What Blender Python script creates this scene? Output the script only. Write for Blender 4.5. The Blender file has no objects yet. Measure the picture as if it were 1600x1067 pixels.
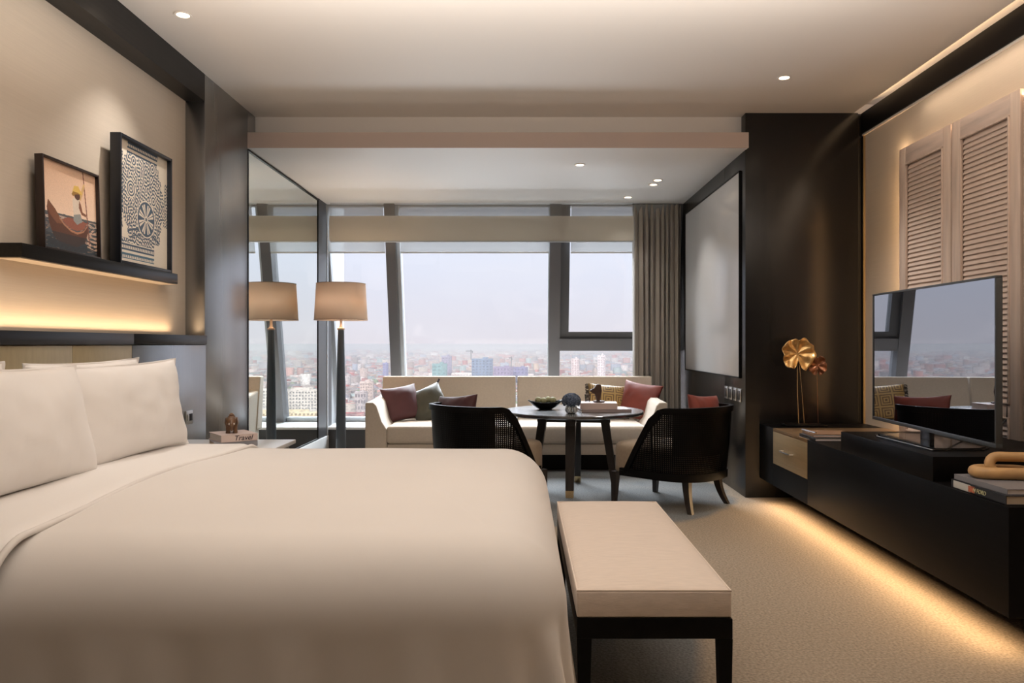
import bpy, bmesh, math, random
import numpy as np
from mathutils import Vector, Matrix, noise
R = math.radians
PI = math.pi
S = bpy.context.scene
C = S.collection
random.seed(7)
NR = np.random.RandomState(11)

# ------------------------------------------------------------------ camera
cam = bpy.data.cameras.new('camera')
cam.sensor_width = 36.0
cam.lens = 27.0                      # 1200 px focal length on a 1600 px frame
cam.shift_x = -0.010
cam.shift_y = 0.0022
cam.clip_start = 0.05
cam.clip_end = 60000
co = bpy.data.objects.new('camera', cam)
co.location = (0, 0, 1.2)
co.rotation_euler = (R(90), 0, 0)
C.objects.link(co)
S.camera = co

# ------------------------------------------------------------------ view and world
S.view_settings.view_transform = 'Standard'
S.view_settings.look = 'None'
S.view_settings.gamma = 1.0
S.view_settings.use_curve_mapping = False
S.view_settings.exposure = 0.0
S.cycles.max_bounces = 10
S.cycles.diffuse_bounces = 5
S.cycles.glossy_bounces = 4
S.cycles.transparent_max_bounces = 16
S.cycles.sample_clamp_indirect = 6.0
S.cycles.caustics_reflective = False
S.cycles.caustics_refractive = False

w = bpy.data.worlds.new('world')
S.world = w
w.use_nodes = True
nt = w.node_tree
nt.nodes.clear()
wo = nt.nodes.new('ShaderNodeOutputWorld')
bg = nt.nodes.new('ShaderNodeBackground')
tc = nt.nodes.new('ShaderNodeTexCoord')
sx = nt.nodes.new('ShaderNodeSeparateXYZ')
rp = nt.nodes.new('ShaderNodeValToRGB')
nz = nt.nodes.new('ShaderNodeTexNoise')
nz.inputs['Scale'].default_value = 3.5
nz.inputs['Detail'].default_value = 5
mpw = nt.nodes.new('ShaderNodeMapping')
mpw.inputs['Scale'].default_value = (1, 1, 4)
mx = nt.nodes.new('ShaderNodeMix'); mx.data_type = 'RGBA'
cr = nt.nodes.new('ShaderNodeValToRGB')
L = nt.links.new
L(tc.outputs['Generated'], sx.inputs[0])
L(sx.outputs['Z'], rp.inputs['Fac'])
el = rp.color_ramp.elements
el[0].position = 0.0; el[0].color = (0.82, 0.79, 0.86, 1)
el[1].position = 0.16; el[1].color = (0.84, 0.92, 1.10, 1)
e = el.new(0.06); e.color = (0.82, 0.83, 0.94, 1)
L(tc.outputs['Generated'], mpw.inputs[0]); L(mpw.outputs[0], nz.inputs['Vector'])
L(nz.outputs['Fac'], cr.inputs['Fac'])
cr.color_ramp.elements[0].position = 0.5; cr.color_ramp.elements[0].color = (0, 0, 0, 1)
cr.color_ramp.elements[1].position = 0.75; cr.color_ramp.elements[1].color = (0.6, 0.6, 0.6, 1)
L(cr.outputs['Color'], mx.inputs['Factor'])
L(rp.outputs['Color'], mx.inputs['A'])
mx.inputs['B'].default_value = (0.88, 0.89, 0.98, 1)
L(mx.outputs['Result'], bg.inputs['Color'])
bg.inputs['Strength'].default_value = 1.0
L(bg.outputs[0], wo.inputs[0])


def light(kind, name, loc, power, color, rot=(0, 0, 0), size=0.1, size_y=None, spot=None, blend=0.6, spread=None):
    l = bpy.data.lights.new(name, kind)
    l.energy = power
    l.color = color
    if kind == 'AREA':
        l.shape = 'RECTANGLE' if size_y else 'SQUARE'
        l.size = size
        if size_y: l.size_y = size_y
        if spread: l.spread = spread
    elif kind == 'SUN':
        l.angle = size
    else:
        l.shadow_soft_size = size
    if kind == 'SPOT':
        l.spot_size = spot; l.spot_blend = blend
    o = bpy.data.objects.new(name, l)
    o.location = loc
    o.rotation_euler = rot
    C.objects.link(o)
    return o


WARM = (1.0, 0.68, 0.40)
SOFT = (1.0, 0.935, 0.87)
DAY = (0.88, 0.94, 1.0)


def aim(o, d):
    o.rotation_euler = Vector(d).to_track_quat('-Z', 'Y').to_euler()
    return o


# hazy sun from behind the building
aim(light('SUN', 'hazy_sun', (0, -20, 30), 4.0, (1.0, 0.95, 0.93), size=R(12)), (0.35, 1.0, -0.8))
# area lamps added outside, standing in for skylight and light off the city
aim(light('AREA', 'added_sky_fill', (0.0, 15.0, 8.5), 9500, DAY, size=12, size_y=7), (0, -7.5, -7.0))
aim(light('AREA', 'added_ground_fill', (-0.2, 13.5, -3.4), 3200, DAY, size=11, size_y=5), (0, -5.5, 5.2))
# unseen fill lamps without fittings, added to brighten room, bed and ceiling
light('AREA', 'added_entrance_fill', (0.6, -1.2, 2.9), 5, WARM, (0, 0, 0), 2.4, 1.6)
light('AREA', 'added_bed_fill', (-0.3, 2.2, 2.99), 7, SOFT, (0, 0, 0), 1.8, 0.9)
aim(light('AREA', 'added_ceiling_fill', (0.1, 2.5, 2.3), 92, SOFT, (R(180), 0, 0), 3.4, 2.6), (0, 0, 1.0))
# hidden warm strips
light('AREA', 'niche_strip', (-2.205, 2.4, 1.27), 9, WARM, (R(180), 0, 0), 0.03, 5.0)
light('AREA', 'cove_strip', (2.665, 2.2, 3.0), 12, WARM, (R(180), R(0), 0), 0.05, 7.4)
light('AREA', 'shutter_top_strip', (2.625, 4.1, 2.50), 8, WARM, (R(180), 0, 0), 0.02, 2.6)
light('AREA', 'wall_wash_strip', (2.57, 3.4, 2.83), 5, (1.0, 0.76, 0.54), (0, 0, 0), 0.02, 3.4)
light('AREA', 'shutter_side_strip', (2.63, 5.27, 1.5), 36, (1.0, 0.62, 0.30), (R(90), 0, 0), 0.02, 1.9)
aim(light('AREA', 'console_strip', (1.90, 4.35, 0.148), 13, (1.0, 0.64, 0.33), size=2.8, size_y=0.04), (-.75, 0, -1))

# ------------------------------------------------------------------ materials
MATS = {}


def mat(name, col, rough=0.5, metal=0.0, var=0.0, vscale=(8, 8, 8), bump=0.0, bscale=None, spec=0.5, sheen=0.0, coat=0.0, detail=3, vcol=None):
    m = bpy.data.materials.new(name)
    m.use_nodes = True
    n = m.node_tree.nodes; lk = m.node_tree.links.new
    b = n['Principled BSDF']
    b.inputs['Base Color'].default_value = (*col, 1)
    b.inputs['Roughness'].default_value = rough
    b.inputs['Metallic'].default_value = metal
    b.inputs['Specular IOR Level'].default_value = spec
    b.inputs['Sheen Weight'].default_value = sheen
    b.inputs['Coat Weight'].default_value = coat
    t = n.new('ShaderNodeTexCoord')
    if var > 0:
        mp = n.new('ShaderNodeMapping'); mp.inputs['Scale'].default_value = vscale
        nz = n.new('ShaderNodeTexNoise'); nz.inputs['Scale'].default_value = 1.0; nz.inputs['Detail'].default_value = detail
        lk(t.outputs['Object'], mp.inputs[0]); lk(mp.outputs[0], nz.inputs['Vector'])
        mx = n.new('ShaderNodeMix'); mx.data_type = 'RGBA'
        c2 = vcol or tuple(max(0, c * (1 - var)) for c in col)
        c1 = col if vcol else tuple(min(1, c * (1 + var)) for c in col)
        rr = n.new('ShaderNodeMapRange'); rr.inputs['From Min'].default_value = 0.3; rr.inputs['From Max'].default_value = 0.7
        lk(nz.outputs['Fac'], rr.inputs['Value'])
        lk(rr.outputs[0], mx.inputs['Factor'])
        mx.inputs['A'].default_value = (*c1, 1); mx.inputs['B'].default_value = (*c2, 1)
        lk(mx.outputs['Result'], b.inputs['Base Color'])
    if bump > 0:
        mp2 = n.new('ShaderNodeMapping'); mp2.inputs['Scale'].default_value = bscale or vscale
        n2 = n.new('ShaderNodeTexNoise'); n2.inputs['Scale'].default_value = 1.0; n2.inputs['Detail'].default_value = detail
        lk(t.outputs['Object'], mp2.inputs[0]); lk(mp2.outputs[0], n2.inputs['Vector'])
        bp = n.new('ShaderNodeBump'); bp.inputs['Strength'].default_value = bump; bp.inputs['Distance'].default_value = 0.004
        lk(n2.outputs['Fac'], bp.inputs['Height']); lk(bp.outputs[0], b.inputs['Normal'])
    MATS[name] = m
    return m


def emis(name, col, s):
    m = bpy.data.materials.new(name); m.use_nodes = True
    b = m.node_tree.nodes['Principled BSDF']
    b.inputs['Base Color'].default_value = (*col, 1)
    b.inputs['Emission Color'].default_value = (*col, 1)
    b.inputs['Emission Strength'].default_value = s
    return m


def attr_mat(name, rough=0.6, gain=1.0):
    m = bpy.data.materials.new(name); m.use_nodes = True
    n = m.node_tree.nodes
    a = n.new('ShaderNodeAttribute'); a.attribute_name = 'Col'
    m.node_tree.links.new(a.outputs['Color'], n['Principled BSDF'].inputs['Base Color'])
    n['Principled BSDF'].inputs['Roughness'].default_value = rough
    return m


def srgb(r, g, b):
    f = lambda c: (c / 255 / 12.92) if c <= 10 else ((c / 255 + 0.055) / 1.055) ** 2.4
    return (f(r), f(g), f(b))


def translucent(name, col, fac=0.5, transp=0.0, rough=0.8):
    m = bpy.data.materials.new(name); m.use_nodes = True
    n = m.node_tree.nodes; lk = m.node_tree.links.new
    n.clear()
    o = n.new('ShaderNodeOutputMaterial')
    d = n.new('ShaderNodeBsdfDiffuse'); d.inputs[0].default_value = (*col, 1)
    t = n.new('ShaderNodeBsdfTranslucent'); t.inputs[0].default_value = (*col, 1)
    x = n.new('ShaderNodeMixShader'); x.inputs[0].default_value = fac
    lk(d.outputs[0], x.inputs[1]); lk(t.outputs[0], x.inputs[2])
    if transp > 0:
        tr = n.new('ShaderNodeBsdfTransparent')
        x2 = n.new('ShaderNodeMixShader'); x2.inputs[0].default_value = transp
        lk(x.outputs[0], x2.inputs[1]); lk(tr.outputs[0], x2.inputs[2]); lk(x2.outputs[0], o.inputs[0])
    else:
        lk(x.outputs[0], o.inputs[0])
    return m


def glass_mat(name, tint=(1, 1, 1), refl=0.06):
    m = bpy.data.materials.new(name); m.use_nodes = True
    n = m.node_tree.nodes; lk = m.node_tree.links.new
    n.clear()
    o = n.new('ShaderNodeOutputMaterial')
    t = n.new('ShaderNodeBsdfTransparent'); t.inputs[0].default_value = (*tint, 1)
    g = n.new('ShaderNodeBsdfGlossy'); g.inputs['Roughness'].default_value = 0.02
    x = n.new('ShaderNodeMixShader')
    f = n.new('ShaderNodeFresnel'); f.inputs[0].default_value = 1.35
    lk(f.outputs[0], x.inputs[0])
    lk(t.outputs[0], x.inputs[1]); lk(g.outputs[0], x.inputs[2]); lk(x.outputs[0], o.inputs[0])
    return m


ceil_m = mat('ceiling_paint', (0.74, 0.685, 0.63), 0.7)
soffit_m = mat('soffit_paint', (0.84, 0.84, 0.84), 0.6)
wallp = mat('beige_wallcovering', (0.58, 0.50, 0.41), 0.75, var=0.025, vscale=(3, 3, 160), bump=0.15, bscale=(4, 4, 400))
wood = mat('dark_stained_wood', (0.010, 0.009, 0.0085), 0.27, var=0.35, vscale=(60, 60, 1.5), bump=0.06, bscale=(120, 120, 2), spec=0.5)
woodh = mat('dark_stained_wood_horizontal', (0.010, 0.009, 0.0085), 0.30, var=0.35, vscale=(60, 1.5, 60), bump=0.06, bscale=(120, 2, 120), spec=0.2)
satin = mat('satin_dark_panel', (0.012, 0.012, 0.013), 0.3, var=0.35, vscale=(60, 60, 1.5), bump=0.05, bscale=(120, 120, 2), spec=0.6, coat=1.0)
satin.node_tree.nodes['Principled BSDF'].inputs['Coat IOR'].default_value = 3.2
satin.node_tree.nodes['Principled BSDF'].inputs['Coat Roughness'].default_value = 0.27
blackw = mat('black_lacquer_wood', (0.004, 0.0035, 0.0035), 0.40, var=0.25, vscale=(40, 2, 40), spec=0.12)
legw = mat('espresso_wood', (0.020, 0.014, 0.011), 0.35, var=0.3, vscale=(40, 40, 4), spec=0.5)
linen = mat('bed_linen', (0.74, 0.70, 0.665), 0.75, var=0.015, vscale=(2, 2, 2), bump=0.05, bscale=(500, 500, 500), sheen=0.15)
pill_m = mat('pillow_cotton', (0.80, 0.765, 0.735), 0.8, bump=0.12, bscale=(6, 6, 6), sheen=0.15)
sofa_m = mat('sofa_linen', (0.60, 0.52, 0.43), 0.85, var=0.04, vscale=(60, 60, 60), bump=0.1, bscale=(300, 300, 300), sheen=0.2)
bench_m = mat('bench_linen', (0.70, 0.60, 0.52), 0.8, var=0.06, vscale=(20, 200, 60), bump=0.15, bscale=(60, 500, 500), sheen=0.2)
seat_m = mat('chair_seat_fabric', (0.36, 0.28, 0.20), 0.85, var=0.06, vscale=(60, 60, 60), bump=0.15, bscale=(300, 300, 300), sheen=0.2)
gold_m = mat('brass_veneer', (0.42, 0.34, 0.20), 0.42, 0.35, var=0.05, vscale=(60, 60, 14), bump=0.05, bscale=(80, 80, 5))
goldh_m = mat('brass_drawer_front', (0.52, 0.39, 0.22), 0.38, 0.5, var=0.08, vscale=(60, 3, 60))
brass = mat('polished_brass', (0.75, 0.55, 0.30), 0.25, 1.0)
chrome = mat('brushed_steel', (0.62, 0.60, 0.58), 0.3, 1.0)
mull_m = mat('grey_aluminium', (0.155, 0.155, 0.165), 0.45, 0.2)
mull_l = mat('pale_aluminium', (0.50, 0.53, 0.56), 0.4, 0.2)
sill_m = mat('white_stone_sill', (0.75, 0.77, 0.78), 0.25)
dkwall = mat('charcoal_paint', (0.045, 0.047, 0.052), 0.4)
white_p = mat('white_glass_panel', (0.78, 0.79, 0.80), 0.22, spec=0.6)
maroon = mat('maroon_silk', (0.085, 0.024, 0.028), 0.55, var=0.12, vscale=(8, 8, 8), bump=0.3, bscale=(10, 10, 10), sheen=0.12)
terra = mat('terracotta_silk', (0.20, 0.035, 0.022), 0.55, var=0.12, vscale=(8, 8, 8), bump=0.3, bscale=(10, 10, 10), sheen=0.12)
olive = mat('olive_silk', (0.05, 0.047, 0.026), 0.38, var=0.2, vscale=(10, 10, 10), bump=0.3, bscale=(12, 12, 12), sheen=0.6)
curt_m = mat('taupe_curtain', (0.33, 0.295, 0.255), 0.85, var=0.06, vscale=(100, 100, 2), sheen=0.2)
blind_m = translucent('linen_blind', (0.64, 0.59, 0.51), 0.40)
sheer_m = translucent('sheer_blind', (0.36, 0.37, 0.37), 0.15, 0.24)
sheer2_m = translucent('linen_blind_single_layer', (0.62, 0.57, 0.48), 0.4, 0.68)
glass = glass_mat('window_glass')
ring_m = mat('downlight_rim', (0.8, 0.74, 0.68), 0.4)
bulb_m = emis('downlight_bulb', (1.0, 0.80, 0.58), 9)
shade_m = translucent('lamp_shade_linen', (0.86, 0.74, 0.63), 0.5)
lampw = mat('slate_blue_lacquer', (0.085, 0.105, 0.13), 0.35)
neck_m = mat('pale_wood', (0.52, 0.36, 0.26), 0.45)
shut_m = mat('washed_oak', (0.74, 0.60, 0.51), 0.6, var=0.12, vscale=(30, 30, 2.5), bump=0.12, bscale=(70, 70, 4))
louv_m = mat('washed_oak_slat', (0.80, 0.65, 0.56), 0.6, var=0.12, vscale=(30, 2.5, 30), bump=0.1, bscale=(70, 4, 70))
tvf_m = mat('tv_bezel', (0.10, 0.11, 0.12), 0.35, 0.5)
stone_top = mat('white_stone', (0.7, 0.68, 0.65), 0.25)
leaf_gold = mat('gold_leaf', (0.75, 0.50, 0.22), 0.32, 0.9, var=0.25, vscale=(25, 25, 25), bump=0.7, bscale=(40, 40, 40))
leaf_cop = mat('copper_leaf', (0.30, 0.13, 0.07), 0.35, 0.8, var=0.3, vscale=(25, 25, 25), bump=0.7, bscale=(40, 40, 40))
link_m = mat('honey_wood', (0.50, 0.30, 0.13), 0.5, var=0.2, vscale=(10, 30, 10))
paper = mat('book_pages', (0.62, 0.50, 0.37), 0.8, var=0.1, vscale=(2, 2, 600))
paper_w = mat('white_book_pages', (0.72, 0.66, 0.62), 0.8, var=0.1, vscale=(2, 2, 600))
pinkb = mat('pale_book_cover', (0.62, 0.50, 0.46), 0.5)
ink = mat('dark_ink', (0.03, 0.02, 0.03), 0.6)
blk = mat('black_book_cover', (0.02, 0.02, 0.025), 0.3)
greyb = mat('grey_book_cover', (0.22, 0.22, 0.24), 0.35)
browncov = mat('brown_book_cover', (0.34, 0.20, 0.12), 0.4)
mirror_m = mat('mirror_silver', (0.86, 0.90, 0.87), 0.0, 1.0)


def obj(name, me, m=None, parent=None, label=None, kind=None, loc=None):
    o = bpy.data.objects.new(name, me)
    if m is not None and not me.materials: me.materials.append(m)
    C.objects.link(o)
    if parent is not None:
        o.parent = parent
    if loc is not None: o.location = loc
    if label: o['label'] = label
    if kind: o['kind'] = kind
    return o


class MB:
    def __init__(s, off=(0, 0, 0)):
        s.v = []; s.f = []; s.off = Vector(off)

    def raw(s, vs, fs, mtx=None):
        b = len(s.v)
        for v in vs:
            v = Vector(v)
            if mtx is not None: v = mtx @ v
            s.v.append(v - s.off)
        for f in fs: s.f.append([b + i for i in f])
        return s

    def box(s, x0, x1, y0, y1, z0, z1, bev=0.0, seg=2, mtx=None):
        if x0 > x1: x0, x1 = x1, x0
        if y0 > y1: y0, y1 = y1, y0
        if z0 > z1: z0, z1 = z1, z0
        vs = [(x0, y0, z0), (x1, y0, z0), (x1, y1, z0), (x0, y1, z0), (x0, y0, z1), (x1, y0, z1), (x1, y1, z1), (x0, y1, z1)]
        fs = [(0, 3, 2, 1), (4, 5, 6, 7), (0, 1, 5, 4), (1, 2, 6, 5), (2, 3, 7, 6), (3, 0, 4, 7)]
        if bev > 0:
            bm = bmesh.new()
            bv = [bm.verts.new(v) for v in vs]
            for f in fs: bm.faces.new([bv[i] for i in f])
            bev = min(bev, 0.49 * min(x1 - x0, y1 - y0, z1 - z0))
            bmesh.ops.bevel(bm, geom=bm.edges[:], offset=bev, segments=seg, affect='EDGES', profile=0.5)
            bm.verts.index_update()
            vs = [v.co.copy() for v in bm.verts]; fs = [[v.index for v in f.verts] for f in bm.faces]
            bm.free()
        return s.raw(vs, fs, mtx)

    def lathe(s, prof, cx=0, cy=0, n=32, cz=0, mtx=None, cap=True):
        vs = []; fs = []
        m = len(prof)
        for (r, z) in prof:
            for i in range(n):
                a = 2 * PI * i / n
                vs.append((cx + r * math.cos(a), cy + r * math.sin(a), cz + z))
        for j in range(m - 1):
            for i in range(n):
                k = (i + 1) % n
                fs.append((j * n + i, j * n + k, (j + 1) * n + k, (j + 1) * n + i))
        if cap:
            fs.append(list(range(n))[::-1]); fs.append([(m - 1) * n + i for i in range(n)])
        return s.raw(vs, fs, mtx)

    def tube(s, pts, rad, n=10, closed=False, cap=True, mtx=None, flat=1.0):
        pts = [Vector(p) for p in pts]
        N = len(pts)
        rr = rad if isinstance(rad, (list, tuple)) else [rad] * N
        vs = []; fs = []
        up = None
        for i, p in enumerate(pts):
            if closed: t = pts[(i + 1) % N] - pts[i - 1]
            else: t = pts[min(i + 1, N - 1)] - pts[max(i - 1, 0)]
            t.normalize()
            if up is None:
                up = Vector((0, 0, 1)) if abs(t.z) < 0.9 else Vector((1, 0, 0))
            a = t.cross(up); a.normalize()
            b = a.cross(t); b.normalize(); up = b
            for k in range(n):
                th = 2 * PI * k / n
                vs.append(p + (a * math.cos(th) + b * math.sin(th) * flat) * rr[i])
        M_ = N if closed else N - 1
        for i in range(M_):
            j = (i + 1) % N
            for k in range(n):
                l = (k + 1) % n
                fs.append((i * n + k, i * n + l, j * n + l, j * n + k))
        if cap and not closed:
            fs.append(list(range(n))[::-1]); fs.append([(N - 1) * n + k for k in range(n)])
        return s.raw(vs, fs, mtx)

    def prism(s, poly, a0, a1, axis='x', mtx=None):
        """poly: list of 2-D points; extruded from a0 to a1 along the axis"""
        vs = []
        n = len(poly)
        for a in (a0, a1):
            for (p, q) in poly:
                vs.append({'x': (a, p, q), 'y': (p, a, q), 'z': (p, q, a)}[axis])
        fs = [list(range(n))[::-1], [n + i for i in range(n)]]
        for i in range(n):
            j = (i + 1) % n
            fs.append((i, j, n + j, n + i))
        return s.raw(vs, fs, mtx)

    def grid(s, P, nu, nv, closed_u=False, flip=False, mtx=None):
        """P: list rows nv x nu of points"""
        fs = []
        for j in range(nv - 1):
            for i in range(nu if closed_u else nu - 1):
                k = (i + 1) % nu
                f = (j * nu + i, j * nu + k, (j + 1) * nu + k, (j + 1) * nu + i)
                fs.append(f[::-1] if flip else f)
        return s.raw([p for row in P for p in row], fs, mtx)

    def mesh(s, name, smooth=True, angle=35, fix=True):
        me = bpy.data.meshes.new(name)
        me.from_pydata([tuple(v) for v in s.v], [], s.f)
        if fix:
            bm = bmesh.new(); bm.from_mesh(me)
            bmesh.ops.recalc_face_normals(bm, faces=bm.faces)
            bm.to_mesh(me); bm.free()
        if smooth:
            me.shade_smooth()
            me.set_sharp_from_angle(angle=R(angle))
        me.validate()
        return me

    def build(s, name, m, parent=None, label=None, kind=None, smooth=True, angle=35, loc=None, fix=True):
        return obj(name, s.mesh(name, smooth, angle, fix), m, parent, label, kind, loc)


def tag(o, label, cat, group=None, kind=None):
    o['label'] = label; o['category'] = cat
    if group: o['group'] = group
    if kind: o['kind'] = kind
    return o


def thing(name, label, cat, loc=(0, 0, 0), rz=0, group=None):
    o = bpy.data.objects.new(name, None)
    o.empty_display_size = 0.05
    o.location = loc; o.rotation_euler = (0, 0, rz)
    C.objects.link(o)
    return tag(o, label, cat, group)


def struct(mb, name, m, parent=None, **k):
    o = mb.build(name, m, parent, **k)
    if parent is None: o['kind'] = 'structure'
    return o


def text_mesh(body, size, extr=0.0008):
    cu = bpy.data.curves.new('lettering', 'FONT')
    cu.body = body; cu.size = size; cu.extrude = extr; cu.align_x = 'CENTER'; cu.align_y = 'CENTER'; cu.shear = 0.25
    t = bpy.data.objects.new('lettering', cu)
    C.objects.link(t)
    dg = bpy.context.evaluated_depsgraph_get()
    me = bpy.data.meshes.new_from_object(t.evaluated_get(dg))
    bpy.data.objects.remove(t)
    return me


# ================================================================== STRUCTURE
YB = -2.6       # wall behind the camera
# floor
fm = bpy.data.materials.new('patterned_carpet'); fm.use_nodes = True
n = fm.node_tree.nodes; lk = fm.node_tree.links.new
b = n['Principled BSDF']; b.inputs['Roughness'].default_value = 0.95; b.inputs['Specular IOR Level'].default_value = 0.1
t = n.new('ShaderNodeTexCoord')
nzf = n.new('ShaderNodeTexNoise'); nzf.inputs['Scale'].default_value = 90; nzf.inputs['Detail'].default_value = 2
nzm = n.new('ShaderNodeTexNoise'); nzm.inputs['Scale'].default_value = 3.0; nzm.inputs['Detail'].default_value = 5
lk(t.outputs['Object'], nzf.inputs['Vector']); lk(t.outputs['Object'], nzm.inputs['Vector'])


def circ(cx, cy, r, soft):
    v = n.new('ShaderNodeVectorMath'); v.operation = 'DISTANCE'
    lk(t.outputs['Object'], v.inputs[0]); v.inputs[1].default_value = (cx, cy, 0)
    a = n.new('ShaderNodeMath'); a.operation = 'MULTIPLY_ADD'; lk(nzm.outputs['Fac'], a.inputs[0]); a.inputs[1].default_value = soft; lk(v.outputs['Value'], a.inputs[2])
    m_ = n.new('ShaderNodeMapRange'); lk(a.outputs[0], m_.inputs['Value'])
    m_.inputs['From Min'].default_value = r + soft * .5 - 0.03; m_.inputs['From Max'].default_value = r + soft * .5 + 0.03
    m_.inputs['To Min'].default_value = 1; m_.inputs['To Max'].default_value = 0
    return m_


c1 = circ(0.42, 6.25, 1.25, 0.25); c2 = circ(-1.02, 3.3, 1.74, 0.03)
mxx = n.new('ShaderNodeMath'); mxx.operation = 'MAXIMUM'
lk(c1.outputs[0], mxx.inputs[0]); lk(c2.outputs[0], mxx.inputs[1])
band = n.new('ShaderNodeMapRange'); lk(nzm.outputs['Fac'], band.inputs['Value'])
band.inputs['From Min'].default_value = 0.42; band.inputs['From Max'].default_value = 0.6
band.inputs['To Min'].default_value = 1.0; band.inputs['To Max'].default_value = 0.9
ml = n.new('ShaderNodeMath'); ml.operation = 'MULTIPLY'; lk(mxx.outputs[0], ml.inputs[0]); lk(band.outputs[0], ml.inputs[1])
cm = n.new('ShaderNodeMix'); cm.data_type = 'RGBA'
cm.inputs['A'].default_value = (0.35, 0.29, 0.225, 1); cm.inputs['B'].default_value = (0.19, 0.20, 0.205, 1)
lk(ml.outputs[0], cm.inputs['Factor'])
cs = n.new('ShaderNodeMix'); cs.data_type = 'RGBA'; cs.blend_type = 'MULTIPLY'; cs.inputs['Factor'].default_value = 1
rg = n.new('ShaderNodeMapRange'); lk(nzf.outputs['Fac'], rg.inputs['Value'])
rg.inputs['From Min'].default_value = .3; rg.inputs['From Max'].default_value = .7; rg.inputs['To Min'].default_value = 0.72; rg.inputs['To Max'].default_value = 1.2
lk(cm.outputs['Result'], cs.inputs['A']); lk(rg.outputs[0], cs.inputs['B'])
lk(cs.outputs['Result'], b.inputs['Base Color'])
bp = n.new('ShaderNodeBump'); bp.inputs['Strength'].default_value = 0.6; bp.inputs['Distance'].default_value = 0.008
lk(nzf.outputs['Fac'], bp.inputs['Height']); lk(bp.outputs[0], b.inputs['Normal'])
struct(MB().box(-2.6, 2.9, YB, 9.3, -0.12, 0.0), 'floor', fm)

# ceilings
ce = MB(); ce.box(-2.5, 2.585, YB, 6.12, 3.0, 3.10)
struct(ce, 'ceiling', ceil_m)
ce = MB(); ce.box(2.585, 2.95, YB, 6.12, 3.10, 3.16)
struct(ce, 'ceiling_cove', ceil_m)
struct(MB().box(-2.3, 1.95, 6.12, 6.24, 2.831, 3.10), 'wall_above_soffit', ceil_m)
sf = MB(); sf.box(-2.145, 1.745, 5.93, 8.46, 2.712, 2.83, 0.002)
struct(sf, 'soffit', soffit_m)
struct(MB().box(-2.147, 1.747, 5.924, 5.93, 2.711, 2.831), 'trim_10', mat('taupe_fascia', (0.50, 0.405, 0.355), .6))
struct(MB().box(-2.6, 2.95, 6.1, 8.75, 2.835, 3.14), 'ceiling_slab', ceil_m)

# left wall
struct(MB().box(-2.40, -2.25, YB, 5.13, 1.0, 3.1), 'wall_left', wallp)
wl = MB()
wl.box(-2.4, -2.12, YB, 5.13, 2.82, 3.0)                       # header
struct(wl, 'trim_1', woodh)
wl = MB()
wl.box(-2.4, -2.12, 5.13, 5.93, 0.0, 3.0, 0.0015); wl.box(-2.4, -2.12, 5.93, 6.12, 2.83, 3.0)
struct(wl, 'trim_2', satin)
struct(MB().box(-2.4, -2.14, 5.93, 8.62, 0.0, 2.83), 'wall_alcove_left', dkwall)
bl = MB(); bl.box(-2.14, -2.105, 5.94, 8.36, 0.0, 0.205, 0.003)
struct(bl, 'baseboard_left', sill_m)
struct(MB().box(-2.14, -2.118, 7.99, 8.36, 0.205, 2.712), 'trim_3', dkwall)
struct(MB().box(-2.14, -2.112, 8.33, 8.36, 0.205, 2.712), 'trim_4', mull_l)
struct(MB().box(-2.25, -2.12, YB, 1.70, 0, 1.255), 'trim_5', wood)

# right side
struct(MB().box(2.67, 2.9, YB, 6.0, 0, 2.86), 'wall_right', wallp)
struct(MB().box(2.645, 2.9, YB, 6.0, 2.835, 2.995), 'trim_6', blackw)
struct(MB().box(2.655, 2.685, YB, 6.0, 2.822, 2.835), 'trim_7', ring_m)
struct(MB().box(1.74, 2.62, 5.99, 6.6, 0, 3.0, 0.002).box(2.60, 2.9, 6.02, 6.6, 0, 3.0), 'wall_column', wood)
struct(MB().box(1.74, 2.2, 6.6, 8.62, 0, 2.83), 'wall_alcove_right', wood)
struct(MB().box(2.655, 2.67, 5.975, 5.99, 0, 2.83), 'trim_8', brass)
# white panel let into the alcove's right wall
wp = thing('wall_panel', 'tall white glass panel in the dark alcove wall right of the curtain', 'panel', (1.735, 7.1, 0.935))
MB((1.735, 7.1, .935)).box(1.727, 1.7395, 6.115, 8.12, 0.935, 2.565, 0.002).build('panel', white_p, wp)
f = MB((1.735, 7.1, .935))
f.box(1.722, 1.7395, 6.10, 8.135, 0.925, 0.935); f.box(1.722, 1.7395, 6.10, 8.135, 2.565, 2.575)
f.box(1.722, 1.7395, 6.10, 6.115, 0.925, 2.575); f.box(1.722, 1.7395, 8.12, 8.135, 0.925, 2.575)
f.build('frame', blackw, wp)
# behind the camera
struct(MB().box(-2.6, 2.9, YB - .2, YB, 0, 3.2), 'wall_back', wood)

# ------------------------------------------------------------------ window
def gy(z): return 8.40 + (2.72 - z) / 2.43 * 0.60
struct(MB().box(-2.4, 2.2, 8.40, 8.75, -0.1, 0.262), 'wall_window', dkwall)
struct(MB().box(-2.4, 2.2, 8.38, 9.12, 0.262, 0.29, 0.003), 'window_sill', sill_m)
struct(MB().box(-2.4, 2.2, 9.05, 9.3, -0.1, 0.262), 'wall_outer', dkwall)
struct(MB().box(-2.4, 2.2, 8.47, 8.80, 2.835, 3.15), 'wall_head', dkwall)
struct(MB().box(-2.5, -2.16, 8.62, 9.3, -0.1, 3.15), 'wall_reveal_left', mull_l)
struct(MB().box(1.80, 2.2, 8.62, 9.3, -0.1, 3.15), 'wall_reveal_right', dkwall)
win = thing('window_1', 'wide leaning panorama window overlooking the city', 'window', (0, 8.9, 0.29))
win['kind'] = 'structure'; del win['category']
WO = (0, 8.9, 0.29)


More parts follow.
